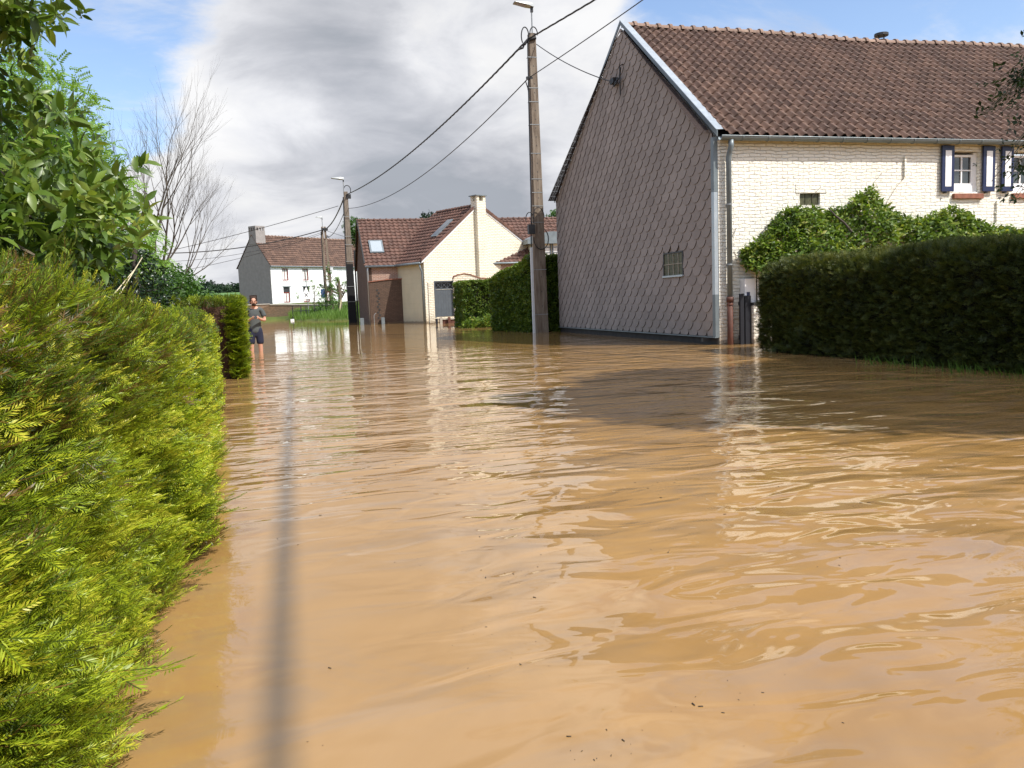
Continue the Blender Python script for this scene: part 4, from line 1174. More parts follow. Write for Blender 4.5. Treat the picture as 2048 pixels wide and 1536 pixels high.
# face: nose, ears, eyes
HDZ = lambda p: (p[0], p[1] - .032 - (p[2] - 1.70) * .25, p[2] - .035)
mb = MB(); mb.tube([HDZ(p) for p in ((0, -.165, 1.735), (0, -.195, 1.70), (0, -.165, 1.69))], [.008, .015, .010], 6); mb.tube([HDZ(p) for p in ((-.084, -.07, 1.735), (-.090, -.065, 1.70))], [.012, .014], 6); mb.tube([HDZ(p) for p in ((.084, -.07, 1.735), (.090, -.065, 1.70))], [.012, .014], 6)
mb.build('nose_and_ears', skin_m, PS, smooth=True)
mb = MB()
for s_ in (-1, 1): mb.box(s_ * .032 - .014, s_ * .032 + .014, -.222, -.2, 1.700, 1.708); mb.box(s_ * .034 - .018, s_ * .034 + .018, -.220, -.2, 1.717, 1.724)
mb.build('eyes', hair_m, PS)
skin_obj('hair', [(0, -.015, 1.70), (0, -.055, 1.755), (0, -.10, 1.785), (0, -.155, 1.79)], [(0, 1), (1, 2), (2, 3)], [(.075, .06), (.096, .085), (.098, .075), (.082, .045)], hair_m, PS, 2, 1)
skin_obj('beard', [(0, -.16, 1.615), (-.05, -.135, 1.63), (.05, -.135, 1.63), (0, -.175, 1.60)], [(0, 1), (0, 2), (0, 3)], [(.052, .05), (.036, .05), (.036, .05), (.034, .03)], hair_m, PS, 2)
sv = [(0, 0, .78), (0, 0, 1.12), (0, 0, 1.36), (0, .0, 1.50), (0, -.01, 1.545), (-.20, .01, 1.475), (-.25, 0, 1.34), (-.27, -.02, 1.26), (.20, .01, 1.475), (.25, 0, 1.34), (.27, -.02, 1.26)]
skin_obj('t_shirt', sv, [(0, 1), (1, 2), (2, 3), (3, 4), (3, 5), (5, 6), (6, 7), (3, 8), (8, 9), (9, 10)],
         [(.195, .145), (.18, .135), (.19, .13), (.13, .095), (.085, .08), (.08, .078), (.082, .08), (.080, .08), (.08, .078), (.082, .08), (.080, .08)], shirt_m, PS, 2)
hv = [(0, 0, 1.08), (0, 0, .88), (-.11, 0, .80), (-.118, 0, .62), (-.12, 0, .50), (.11, 0, .80), (.118, 0, .62), (.12, 0, .50)]
skin_obj('shorts', hv, [(0, 1), (1, 2), (2, 3), (3, 4), (1, 5), (5, 6), (6, 7)], [(.175, .125), (.175, .125), (.115, .12), (.105, .11), (.098, .10), (.115, .12), (.105, .11), (.098, .10)], short_m, PS, 2)
cx_ = math.cos(R(8)); sx_ = math.sin(R(8))
ph = MB().box(-.045, .045, -.006, .006, -.07, .07).build('phone', M['plinth'], None, bevel=.004)
ph.location = (-1.05 + .372 * sx_, 23.56 - .372 * cx_, .975); ph.rotation_euler = (R(-50), 0, R(98))
ph.rotation_euler = (R(-48), 0, R(8))
tag(ph, 'black phone held in both hands by the man in the water', 'phone')

# ---------------------------------------------------------------- leaf templates (quads only)


def needle_spray(nn=18, side=True, wid=.022, ln=.17, seed=0, curve=.10):
    r_ = np.random.default_rng(seed)
    V, F, A = [], [], []
    def stem(p0, d, L, n, base_t):
        d = np.array(d, float); d /= np.linalg.norm(d)
        up = np.array([0, 0, 1.0]); sd = np.cross(d, up); sd /= np.linalg.norm(sd)
        pts = [np.array(p0) + d * L * t + up * (curve * L * (t * t)) for t in np.linspace(0, 1, 5)]
        w_ = .008
        for i in range(4):
            b = len(V); V.extend([pts[i] - sd * w_, pts[i] + sd * w_, pts[i + 1] + sd * w_ * .7, pts[i + 1] - sd * w_ * .7]); F.append([b, b + 1, b + 2, b + 3]); A.extend([base_t - .3] * 4)
        for k in range(n):
            t = (k + .6) / n
            q = np.array(p0) + d * L * t + up * (curve * L * (t * t))
            l_ = ln * (1.05 - .55 * max(0, t - .6) / .4) * (0.75 + .25 * min(1, t / .2)) * r_.uniform(.85, 1.1)
            for s_ in (-1, 1):
                an = math.radians(58 - 28 * t + r_.uniform(-8, 8))
                dd = d * math.cos(an) + sd * s_ * math.sin(an) + up * r_.uniform(-.05, .28); dd /= np.linalg.norm(dd)
                wv = np.cross(dd, up); wv = wv / np.linalg.norm(wv) * wid * .5
                tilt = up * wid * .35 * r_.uniform(-1, 1)
                b = len(V); V.extend([q, q + dd * l_ * .45 + wv + tilt, q + dd * l_, q + dd * l_ * .45 - wv - tilt]); F.append([b, b + 1, b + 2, b + 3])
                a = base_t + .16 * (t - .4) + r_.uniform(-.03, .03); A.extend([a] * 4)
    stem((0, 0, 0), (0, 1, 0), 1.0, nn, 0)
    if side:
        for s_, t in ((1, .28), (-1, .42), (1, .58)):
            stem((0, t, curve * t * t), (s_ * math.sin(R(42)), math.cos(R(42)), .1), .50 * (1.15 - t * .5), int(nn * .5), .04)
    return np.array(V), np.array(F), np.array(A)


def leaf_strip(p0, d, up, L, w_, droop, n=3, fold=.25):
    """one broad leaf: n segments along, two halves folded on the midrib"""
    d = np.array(d, float); d /= np.linalg.norm(d); up = np.array(up, float)
    sd = np.cross(d, up); sd /= np.linalg.norm(sd); up = np.cross(sd, d)
    V, F = [], []
    for i in range(n + 1):
        t = i / n
        c = np.array(p0) + d * L * t - up * droop * L * t * t
        ww = w_ * math.sin(math.pi * min(.999, .06 + .94 * t) ** .85) * .5 if i < n else .0015
        if i == 0: ww = w_ * .06
        V += [c - sd * ww + up * fold * ww, c, c + sd * ww + up * fold * ww]
    for i in range(n):
        b = i * 3
        F += [[b, b + 1, b + 4, b + 3], [b + 1, b + 2, b + 5, b + 4]]
    return V, F


def rosette(nl, L, w_, droop, seed, spread=65, n=3, up0=.3, fold=.25, along=.0):
    r_ = np.random.default_rng(seed); V, F, A = [], [], []
    for k in range(nl):
        az = k * 2.4 + r_.uniform(-.3, .3); el = math.radians(90 - spread * r_.uniform(.55, 1.1))
        d = (math.cos(az) * math.cos(el), math.sin(el), math.sin(az) * math.cos(el))
        upv = np.array([0, .2, 1.0]) + r_.normal(0, .3, 3)
        p0 = (0, -along * k / nl + .0, 0)
        v, f = leaf_strip(p0, d, upv, L * r_.uniform(.7, 1.1), w_ * r_.uniform(.85, 1.1), droop, n, fold)
        b = len(V); V += v; F += [[q + b for q in x] for x in f]; A += [r_.uniform(-.12, .12)] * len(v)
    return np.array(V), np.array(F), np.array(A)


def pinnate(pairs, L, w_, seed, axis=1.0):
    r_ = np.random.default_rng(seed); V, F, A = [], [], []
    for k in range(pairs):
        t = (k + .7) / pairs
        for s_ in (-1, 1):
            d = np.array([s_ * .9, .45, r_.uniform(-.35, .1)]); d /= np.linalg.norm(d)
            q = np.array([0, axis * t, -.25 * t * t])
            wv = np.cross(d, (0, 0, 1)); wv = wv / np.linalg.norm(wv) * w_ * .5
            b = len(V); V += [q, q + d * L * .5 + wv, q + d * L + np.array([0, 0, -.15 * L]), q + d * L * .5 - wv]; F.append([b, b + 1, b + 2, b + 3]); A += [r_.uniform(-.05, .05)] * 4
    return np.array(V), np.array(F), np.array(A)


SPR = [needle_spray(20, True, .019, .150, s) for s in (1, 2, 3)] + [needle_spray(20, False, .020, .16, 4)]
SPR_M = [needle_spray(12, True, .034, .18, s) for s in (5, 6)]
SPR_L = [needle_spray(7, True, .065, .22, s) for s in (7, 8)]
MAG = [rosette(7, 1.0, .36, .28, s, 75, 4, along=.9) for s in (1, 2, 3)]
BROAD = [rosette(5, 1.0, .42, .25, s, 80, 2, along=1.2) for s in (4, 5, 6)]
BR_S = [rosette(4, 1.0, .5, .2, s, 85, 2, along=1.0) for s in (7, 8)]
PIN = [pinnate(6, .34, .17, s) for s in (1, 2, 3)]

# ---------------------------------------------------------------- hedges


def dirs(n_vec, k, upw=.3, jit=.45, along=None):
    d = np.tile(np.array(n_vec, float), (k, 1)) + rg.normal(0, jit, (k, 3)); d[:, 2] += upw
    if along is not None: d += np.array(along)
    return d


HD = thing('yew_hedge', 'long bright yellow green yew hedge rising from the water along the left', 'hedge', (0, 0, 0))
hy = np.array([-2, .6, 2.2, 3.3, 4.1, 5.0, 6.2, 8, 11, 12.9]); hx = np.array([-.56, -.54, -.53, -.55, -.50, -.58, -.67, -.80, -1.04, -1.20])


def hedge_top(y):
    return np.interp(y, [0, 2, 3, 4, 5.2, 8, 13], [1.28, 1.26, 1.22, 1.15, 1.08, 1.05, 1.12]) + .04 * vn(y * 1.3, 0 * y, 2)


def hedge_pt(y, s):
    """s: 0 waterline .. 1 top edge of the face .. 2 inner edge of the top"""
    zt = hedge_top(y); xf = np.interp(y, hy, hx) + .075 * vn(y * 1.9, s * 2.6, 1) + .04 * vn(y * 5, s * 6, 4)
    f = np.clip(s, 0, 1); g = np.clip(s - 1, 0, 1)
    rr = .22
    z = f * (zt - rr); x = xf - .03 * f
    a = np.clip(g / .25, 0, 1) * math.pi / 2
    x = x - rr * (1 - np.cos(a)) - np.clip((g - .25) / .75, 0, 1) * .75
    z = z + rr * np.sin(a) + np.clip((g - .25) / .75, 0, 1) * .05 * vn(y * 2, x * 4, 3)
    z = z - .10 * (1 - f) * (s < .0)
    nrm = np.stack([np.cos(a), 0 * a, np.sin(a)], -1)
    nrm[:, 0] = np.where(s <= 1, 1, nrm[:, 0]); nrm[:, 2] = np.where(s <= 1, 0, nrm[:, 2])
    return np.stack([x, y, z], -1), nrm


def yew_zone(name, y0, y1, dens, temps, ln, parent, seed=0):
    k = int(dens * (y1 - y0) * 2.0)
    y = rg.uniform(y0, y1, k); s = rg.uniform(0, 2, k)
    keep = (vn(y * 4.3, s * 5.1, 7) + .5 * vn(y * 9, s * 11, 3)) > rg.uniform(-1.5, -.55, k); y, s = y[keep], s[keep]; k = len(y)
    P, N = hedge_pt(y, s)
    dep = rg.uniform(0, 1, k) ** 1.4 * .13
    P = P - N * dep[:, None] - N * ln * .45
    P[:, 2] = np.maximum(P[:, 2], .015)
    D = N * 1.0 + rg.normal(0, .36, (k, 3)); D[:, 2] += .34 + .25 * (s > 1.05); D[:, 1] += .12
    D[:, 2] = np.where(P[:, 2] < .12, np.abs(D[:, 2]) + .12, D[:, 2])
    D[:, 0] += .25
    U = np.tile([0.0, 0, 1], (k, 1)) + rg.normal(0, .38, (k, 3)) + N * .25
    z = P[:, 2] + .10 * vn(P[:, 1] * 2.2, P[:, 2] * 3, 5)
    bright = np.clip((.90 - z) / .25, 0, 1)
    T = .42 + .25 * bright + rg.normal(0, .14, k) - dep * 1.5 + .09 * vn(P[:, 1] * 3.1, P[:, 2] * 4.3, 8)  # tone falls with depth, putting inner shade into the spray colour
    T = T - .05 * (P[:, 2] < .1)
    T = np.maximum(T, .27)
    br = rg.uniform(0, 1, k) < (.012 + .11 * (1 - bright) + .30 * (P[:, 2] < .07)); T = np.where(br, rg.uniform(.0, .15, k), T)
    yt = (rg.uniform(0, 1, k) < .10); T = np.where(yt & ~br, rg.uniform(.75, .95, k), T)
    Sc = ln * rg.uniform(.7, 1.25, k)
    return scatter(name, M['yew'], parent, temps, P, D, U, Sc, np.clip(T, 0, 1))


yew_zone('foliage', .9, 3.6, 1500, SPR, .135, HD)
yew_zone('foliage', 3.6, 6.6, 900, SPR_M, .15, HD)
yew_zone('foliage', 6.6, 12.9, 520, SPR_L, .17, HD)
# long free shoots that stick out over the water
k = 46
y = np.concatenate([[2.35, 2.2, 4.15, 4.0, 3.0, 3.5], rg.uniform(1.2, 12, k - 6)]); s = np.concatenate([[.12, .05, .16, .22, .12, .05], rg.uniform(.05, 1.4, k - 6)])
P, N = hedge_pt(y, s); D = N * .9 + rg.normal(0, .25, (k, 3)); D[:, 2] += .3; D[:, 0] += .3
P = P - N * .05; P[:, 2] = np.maximum(P[:, 2], .03)
scatter('long_shoot', M['yew'], HD, SPR, P, D, np.tile([0., 0, 1], (k, 1)) + rg.normal(0, .2, (k, 3)), rg.uniform(.20, .29, k), np.clip(rg.normal(.5, .12, k), .3, .9))
# inner body
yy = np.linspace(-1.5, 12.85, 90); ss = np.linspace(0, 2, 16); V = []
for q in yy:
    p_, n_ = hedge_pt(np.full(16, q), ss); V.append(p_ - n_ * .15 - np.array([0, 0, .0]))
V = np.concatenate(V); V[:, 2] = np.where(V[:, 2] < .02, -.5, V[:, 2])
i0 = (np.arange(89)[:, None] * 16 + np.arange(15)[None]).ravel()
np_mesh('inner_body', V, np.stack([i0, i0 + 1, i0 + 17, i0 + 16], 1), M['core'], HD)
mb = MB()
p_, n_ = hedge_pt(np.full(16, 12.85), ss); mb.add([tuple(q - m_ * .15) for q, m_ in zip(p_, n_)] + [(-2.1, 12.85, 1.2), (-2.1, 12.85, -.5)], [tuple(range(18))]); mb.build('inner_end', M['core_brown'], HD)
mb = MB()
for i in range(70):
    y0_ = rnd.uniform(1.2, 12); x0_ = float(np.interp(y0_, hy, hx)) - .1; z0_ = rnd.uniform(.1, 1.0)
    mb.tube([(x0_ - .25, y0_, z0_ - .1), (x0_ - .05, y0_ + rnd.uniform(-.1, .1), z0_), (x0_ + .05, y0_ + rnd.uniform(-.15, .15), z0_ + .1)], [.008, .006, .003], 5)
mb.build('branch', M['stem'], HD)

H2 = thing('hedge_stub', 'short yew hedge stub with bare brown inside and green outer edge next to the man', 'hedge', (0, 0, 0))
mb = MB(); mb.prism([(-.95, 14.55, -.5), (-1.9, 14.55, -.5), (-1.9, 14.55, 1.22), (-1.0, 14.55, 1.22)], (-.25, 3.4, 0)); mb.build('inner_body', M['core_brown'], H2)
k = 2600
y = rg.uniform(14.4, 17.8, k); z = rg.uniform(.0, 1.3, k)
P = np.stack([-.86 - .075 * (y - 14.4) + .03 * vn(y * 4, z * 5, 1) - rg.uniform(0, .12, k), y, z], -1); D = dirs((1, -.3, 0), k, .3, .4)
k3 = 500; z3 = rg.uniform(.0, 1.25, k3)
P3_ = np.stack([rg.uniform(-1.10, -.86, k3), rg.uniform(14.38, 14.5, k3), z3], -1); D3 = dirs((.4, -1, 0), k3, .3, .4)
k2 = 700; P2_ = np.stack([rg.uniform(-2.0, -.95, k2), rg.uniform(14.4, 17.5, k2), rg.uniform(1.18, 1.28, k2)], -1); D2 = dirs((.2, -.2, 1), k2, .3, .4)
scatter('foliage', M['yew'], H2, SPR_L, np.concatenate([P, P3_, P2_]), np.concatenate([D, D3, D2]), np.tile([0., 0, 1], (k + k2 + k3, 1)) + rg.normal(0, .4, (k + k2 + k3, 3)), rg.uniform(.11, .2, k + k2 + k3),
        np.concatenate([rg.normal(.55, .1, k), rg.normal(.52, .12, k3), rg.normal(.36, .12, k2)]).clip(.26, 1))
mb = MB()
for i in range(95):
    x0_, z0_ = rnd.uniform(-1.85, -1.0), rnd.uniform(.0, 1.15)
    mb.tube([(x0_, 14.54, z0_), (x0_ + rnd.uniform(-.15, .15), 14.46, z0_ + rnd.uniform(.05, .3))], [.010, .004], 4)
mb.build('bare_twig', M['core_brown'], H2)


def hedge_box(name, label, faces, corepts, coreh, temps, m, ln, tone, dens, seed=0, jit=.4, upw=.25):
    """faces: (origin, u vector, v vector, outward normal)"""
    T_ = thing(name, label, 'hedge', (0, 0, 0))
    Ps, Ds, Ts = [], [], []
    for o_, u_, v_, n_, tt in faces:  # tt lifts the tone of the tops, painting them as sunlit
        o_, u_, v_, n_ = map(lambda q: np.array(q, float), (o_, u_, v_, n_))
        area = np.linalg.norm(np.cross(u_, v_)); k = int(area * dens)
        a, b = rg.uniform(0, 1, k), rg.uniform(0, 1, k)
        lu, lv = np.linalg.norm(u_), np.linalg.norm(v_)
        lump = .07 * vn(a * lu * 1.6, b * lv * 1.9, seed) + .03 * vn(a * lu * 5, b * lv * 6, seed + 3)
        # round the shoulders
        P = o_ + a[:, None] * u_ + b[:, None] * v_ + n_ * (lump - rg.uniform(0, 1, k) ** 1.5 * .14)[:, None]
        P[:, 2] = np.maximum(P[:, 2], .02)
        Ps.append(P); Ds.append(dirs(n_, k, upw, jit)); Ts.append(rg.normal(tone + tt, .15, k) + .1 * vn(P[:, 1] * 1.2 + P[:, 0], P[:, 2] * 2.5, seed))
    P = np.concatenate(Ps); D = np.concatenate(Ds); T = np.concatenate(Ts)
    scatter('foliage', M[m], T_, temps, P, D, np.tile([0., 0, 1], (len(P), 1)) + rg.normal(0, .5, (len(P), 3)), ln * rg.uniform(.65, 1.3, len(P)), T.clip(0, 1))
    mb = MB(); n = len(corepts)
    mb.add([(x, y, -.5) for x, y in corepts] + [(x, y, h) for (x, y), h in zip(corepts, coreh)], [tuple(range(n, 2 * n))] + [(i, (i + 1) % n, n + (i + 1) % n, n + i) for i in range(n)])
    mb.build('inner_body', M['core'], T_)
    return T_


RHX, RT = 8.62, 1.60
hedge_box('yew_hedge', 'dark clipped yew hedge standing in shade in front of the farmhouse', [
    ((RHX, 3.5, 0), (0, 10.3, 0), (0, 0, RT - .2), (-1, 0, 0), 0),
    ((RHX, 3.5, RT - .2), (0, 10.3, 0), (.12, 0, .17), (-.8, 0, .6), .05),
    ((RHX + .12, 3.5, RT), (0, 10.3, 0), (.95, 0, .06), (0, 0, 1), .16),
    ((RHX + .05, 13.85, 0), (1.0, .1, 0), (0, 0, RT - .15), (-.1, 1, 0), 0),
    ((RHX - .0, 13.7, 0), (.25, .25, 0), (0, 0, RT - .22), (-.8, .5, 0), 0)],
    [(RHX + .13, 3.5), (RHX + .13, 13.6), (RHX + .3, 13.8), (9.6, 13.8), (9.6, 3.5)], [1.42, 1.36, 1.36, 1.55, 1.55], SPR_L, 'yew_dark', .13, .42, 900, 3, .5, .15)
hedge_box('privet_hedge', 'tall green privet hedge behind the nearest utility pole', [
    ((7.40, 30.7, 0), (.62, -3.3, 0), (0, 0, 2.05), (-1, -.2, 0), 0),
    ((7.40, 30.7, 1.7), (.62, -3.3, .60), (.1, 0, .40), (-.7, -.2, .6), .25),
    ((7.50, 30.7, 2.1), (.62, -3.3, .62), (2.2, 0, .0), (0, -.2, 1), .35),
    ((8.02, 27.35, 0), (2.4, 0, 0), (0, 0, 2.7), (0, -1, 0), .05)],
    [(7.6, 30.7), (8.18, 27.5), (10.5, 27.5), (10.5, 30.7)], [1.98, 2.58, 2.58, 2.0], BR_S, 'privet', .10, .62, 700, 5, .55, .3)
hedge_box('privet_hedge', 'smaller square green hedge beside the grey garden door', [
    ((7.50, 36.2, 0), (1.9, 0, 0), (0, 0, 2.1), (0, -1, 0), 0),
    ((7.50, 38.6, 0), (0, -2.4, 0), (0, 0, 2.1), (-1, 0, 0), 0),
    ((7.50, 36.2, 2.1), (1.9, 0, 0), (0, 2.4, 0), (0, 0, 1), .25)],
    [(7.62, 38.6), (7.62, 36.3), (9.3, 36.3), (9.3, 38.6)], [2.02] * 4, BR_S, 'privet', .11, .6, 420, 6, .55, .3)

# ---------------------------------------------------------------- crowns


def crown_pts(ells, n, shell=(.55, 1.05)):
    vol = np.array([e[1][0] * e[1][1] * e[1][2] for e in ells]) ** .7; vol /= vol.sum()
    P, N = [], []
    for (c, r_), f in zip(ells, vol):
        k = int(n * f); d = norm(rg.normal(0, 1, (k, 3)))
        rad = rg.uniform(shell[0] ** 2, shell[1] ** 2, k) ** .5
        lump = 1 + .16 * vn(d[:, 0] * 4 + c[0], d[:, 2] * 5, c[1]) + .08 * vn(d[:, 1] * 9, d[:, 2] * 9, 2)
        P.append(np.array(c) + d * np.array(r_) * (rad * lump)[:, None]); N.append(d)
    return np.concatenate(P), np.concatenate(N)


def tree(name, label, cat, ells, n, temps, m, ln, tone, trunk=None, bark='bark', shell=(.55, 1.05), upw=.3, out=.8, group=None, zmin=.02, jit=.5, nbr=26, trk=.06, crown='crown', droop=0, keep=None):
    T_ = thing(name, label, cat, (0, 0, 0), group=group)
    P, N = crown_pts(ells, n, shell)
    ok = P[:, 2] > zmin
    if keep is not None: ok &= keep(P)
    P, N = P[ok], N[ok]
    D = N * out + rg.normal(0, jit, P.shape); D[:, 2] += upw - droop
    T = rg.normal(tone, .14, len(P)) + .12 * vn(P[:, 0] * 2.3, P[:, 2] * 2.9, 6)
    scatter(crown, M[m], T_, temps, P, D, np.tile([0., 0, 1], (len(P), 1)) + rg.normal(0, .45, P.shape), ln * rg.uniform(.7, 1.25, len(P)), T.clip(0, 1))
    if trunk:
        mb = MB(); b_ = Vector(trunk[0]); t_ = Vector(trunk[1])
        mb.tube([b_, b_.lerp(t_, .5) + Vector((.04, .03, 0)), t_], [trk, trk * .8, trk * .5], 8)
        for i in range(nbr):
            p = P[rnd.randrange(len(P))]; q = b_.lerp(t_, rnd.uniform(.35, 1)); p = Vector(p)
            mid = q.lerp(p, .5) + Vector((0, 0, -.05 + rnd.uniform(-.1, .1)))
            mb.tube([q, mid, q.lerp(p, .97)], [trk * .35, trk * .22, trk * .08], 5)
        mb.build('trunk', M[bark], T_)
    return T_


tree('magnolia', 'large leafy glossy green magnolia overhanging the yew hedge at top left', 'tree',
     [((-1.85, 3.85, 1.62), (1.16, 1.7, .66)), ((-1.85, 3.8, 2.75), (1.02, 1.35, .62)), ((-1.6, 3.0, 3.4), (.9, 1.0, .6)), ((-1.05, 3.45, 2.3), (.34, .35, .10)), ((-.98, 3.6, 1.48), (.40, .55, .28))],
     5200, MAG, 'laurel', .076, .62, ((-2.0, 3.9, .3), (-1.8, 3.9, 2.9)), 'bark', (.45, 1.03), .5, .75, trk=.07, nbr=60, zmin=1.0)
tree('robinia', 'tall pale green feathery tree behind the magnolia', 'tree',
     [((-4.0, 14, 3.75), (1.25, 1.4, 1.35)), ((-3.35, 13.9, 3.0), (1.0, 1.0, .9)), ((-2.95, 13.8, 2.25), (1.0, 1, .80)), ((-4.3, 14, 2.0), (1.2, 1.2, 1.2))],
     9500, PIN, 'robinia', .165, .5, ((-3.8, 14, 0), (-3.6, 14, 4.6)), 'bark', (.3, 1.1), .1, .6, jit=.8, trk=.11, nbr=60, droop=.2)
tree('ivy_clump', 'dark ivy covered stump between the feathery tree and the green shrub', 'shrub',
     [((-2.15, 12.4, 1.50), (.55, .55, .58)), ((-2.65, 12.6, 1.55), (.7, .6, .6)), ((-3.3, 12.6, 1.5), (.7, .6, .8))], 2600, BR_S, 'ivy', .065, .4, ((-2.2, 12.5, 0), (-2.1, 12.4, 1.95)), 'bark_light', (.6, 1.05), .0, .9)
tree('green_shrub', 'rounded fresh green shrub sloping down behind the far end of the yew hedge', 'shrub',
     [((-2.25, 15.6, 1.30), (.80, 1.2, .80)), ((-1.62, 16.2, .95), (.45, 1, .52)), ((-3.1, 15, 1.6), (.9, 1, .9))], 4200, BROAD, 'shrub', .085, .5, ((-2.2, 15.6, 0), (-2.2, 15.6, 1.5)), 'bark', (.55, 1.05), .35, .8)
tree('small_shrub', 'small leafy green plant in the gap just left of the man', 'shrub',
     [((-1.75, 20.0, .95), (.42, .5, .42))], 420, BROAD, 'shrub', .12, .55, ((-1.8, 20, 0), (-1.75, 20, 1.1)), 'bark', (.4, 1.0), .35, .8)

# bare tree: recursive stems
def bare_tree(name, label, base, tips, h, seed):
    T_ = thing(name, label, 'tree', base)
    r2 = random.Random(seed); trunk = MB(); br = MB()
    def grow(p, d, L, r_, lvl):
        n = 4; pts = [p]; dd = d.copy()
        for i in range(n):
            dd = (dd + Vector((r2.uniform(-.13, .13), r2.uniform(-.13, .13), r2.uniform(.0, .10)))).normalized()
            pts.append(pts[-1] + dd * L / n)
        rr = [r_ * (1 - .45 * i / n) for i in range(n + 1)]
        (trunk if lvl < 2 else br).tube(pts, rr, 6 if lvl < 2 else (4 if lvl < 4 else 3), caps=False)
        if lvl >= 6 or L < .08: return
        kids = 3
        for c in range(kids):
            i = r2.choice((2, 3, 4)) if c else 4
            ax = Vector((r2.gauss(0, 1), r2.gauss(0, 1), r2.gauss(0, .5))).normalized()
            ang = r2.uniform(.18, .62) if c else r2.uniform(.05, .25)
            nd = (dd + ax * math.tan(ang)).normalized()
            grow(pts[i], nd, L * r2.uniform(.62, .84), rr[i] * (.72 if c else .9), lvl + 1)
    for p, d, L, r_ in tips: grow(Vector(p), Vector(d).normalized(), L, r_, 1)
    trunk.build('trunk', M['bark_light'], T_); br.build('twigs', M['bark_light'], T_)
    return T_


bare_tree('bare_tree', 'leafless tree with fine fanned twigs against the sky', (-3.7, 23.7, .25), [((.25, .2, 1.0), (.7, .1, .9), 1.5, .035), ((0, 0, 0), (-.04, 0, 1), 2.4, .075), ((.2, .1, 0), (.06, 0, 1), 2.2, .065), ((.15, 0, 1.6), (.45, 0, 1), 1.4, .040), ((.3, 0, 2.0), (.9, .1, .9), 1.1, .03), ((.1, .1, 2.2), (.2, .2, 1), 1.5, .04), ((.25, 0, 1.5), (1.0, 0, .25), .9, .022)], 7, 5)
# stump stick and canes near the hedge top
mb = MB(); mb.tube([(-2.06, 12.2, 1.8), (-2.03, 12.2, 2.12)], .03, 7); tag(mb.build('cut_stem', M['bark_light']), 'short cut stem sticking up out of the ivy clump', 'stem')
for i, (a, b, t_) in enumerate((((-1.0, 4.9, 1.12), (-1.22, 7.6, 1.62), 'longer of two pale canes leaning over the hedge top'), ((-1.06, 4.9, 1.12), (-1.24, 7.3, 1.50), 'shorter of two pale canes leaning over the hedge top'), ((-.72, 2.0, 1.02), (-.73, 2.03, 1.26), 'upright pale cane at the left of the hedge top'))):
    mb = MB(); mb.tube([a, b], .0036 if i < 2 else .003, 6); tag(mb.build('garden_cane', M['cane']), t_, 'cane', group='canes in the hedge')

# climbing plant in front of the farmhouse wall
VN = thing('climbing_plant', 'sprawling green climbing plant on the white farmhouse wall above the dark hedge', 'plant', (0, 0, 0))
vx = np.array([9.25, 9.6, 10.1, 10.55, 11.0, 11.5, 11.9, 12.3, 12.75, 13.0, 13.5, 14.2, 15.1, 15.5, 16.6, 18.5]); vz = np.array([1.75, 2.05, 2.5, 2.9, 3.0, 2.85, 2.95, 3.15, 3.4, 3.05, 2.7, 2.65, 2.95, 2.6, 2.4, 2.4])
k = 5200
x = rg.uniform(9.2, 18.3, k); zt = np.interp(x, vx, vz) + .07 * vn(x * 3, x, 2); zb_ = np.interp(x, [9.2, 9.7, 10.6, 11.5], [1.62, 1.55, 1.35, 1.1]); z = zb_ + (zt - zb_) * rg.uniform(0, 1, k) ** .7
gap = ((x > 13.0) & (x < 13.5) & (z < 2.25) & (z > 1.75)); thin = vn(x * 2.1, z * 3.3, 9) < -.95
depth = .12 + .55 * np.clip((zt - z) / 1.0, 0, 1) + .12 * vn(x * 2.5, z * 3, 4)
P = np.stack([x, 15.93 - depth - rg.uniform(-.12, .12, k), z], -1)
okk = ~gap & ~thin & (x > 9.52); P = P[okk]; k = len(P)
D = dirs((0, -.8, -.05), k, 0, .65); D[:, 2] += np.where(P[:, 2] > np.interp(P[:, 0], vx, vz) - .15, .7, -.25)
scatter('foliage', M['vine'], VN, BROAD, P, D, np.tile([0., -.4, 1], (k, 1)) + rg.normal(0, .4, (k, 3)), .13 * rg.uniform(.6, 1.3, k), (rg.normal(.56, .15, k) + .18 * vn(P[:, 0] * 2, P[:, 2] * 3, 1)).clip(0, 1))
mb = MB()
for i in range(46):
    x0_ = rnd.uniform(9.6, 18); z1_ = float(np.interp(x0_, vx, vz)) - rnd.uniform(-.1, .35)
    mb.tube([(x0_ + rnd.uniform(-.5, .5), 15.75, .8), (x0_ + rnd.uniform(-.3, .3), 15.7, (z1_ + .8) / 2), (x0_, 15.8, z1_)], [.02, .014, .006], 5)
mb.tube([(11.9, 15.4, 2.35), (11.75, 15.45, 2.55), (11.55, 15.5, 2.72), (11.45, 15.6, 2.9)], [.03, .026, .022, .012], 6)
for x0_, z0_ in ((12.6, 3.4), (13.2, 3.3), (11.0, 3.1), (9.7, 2.3)):
    mb.tube([(x0_, 15.93, z0_ - .3), (x0_ + .3, 15.93, z0_ + .1), (x0_ + .5, 15.93, z0_ + .3)], .004, 4)
mb.build('stem', M['bark_light'], VN)

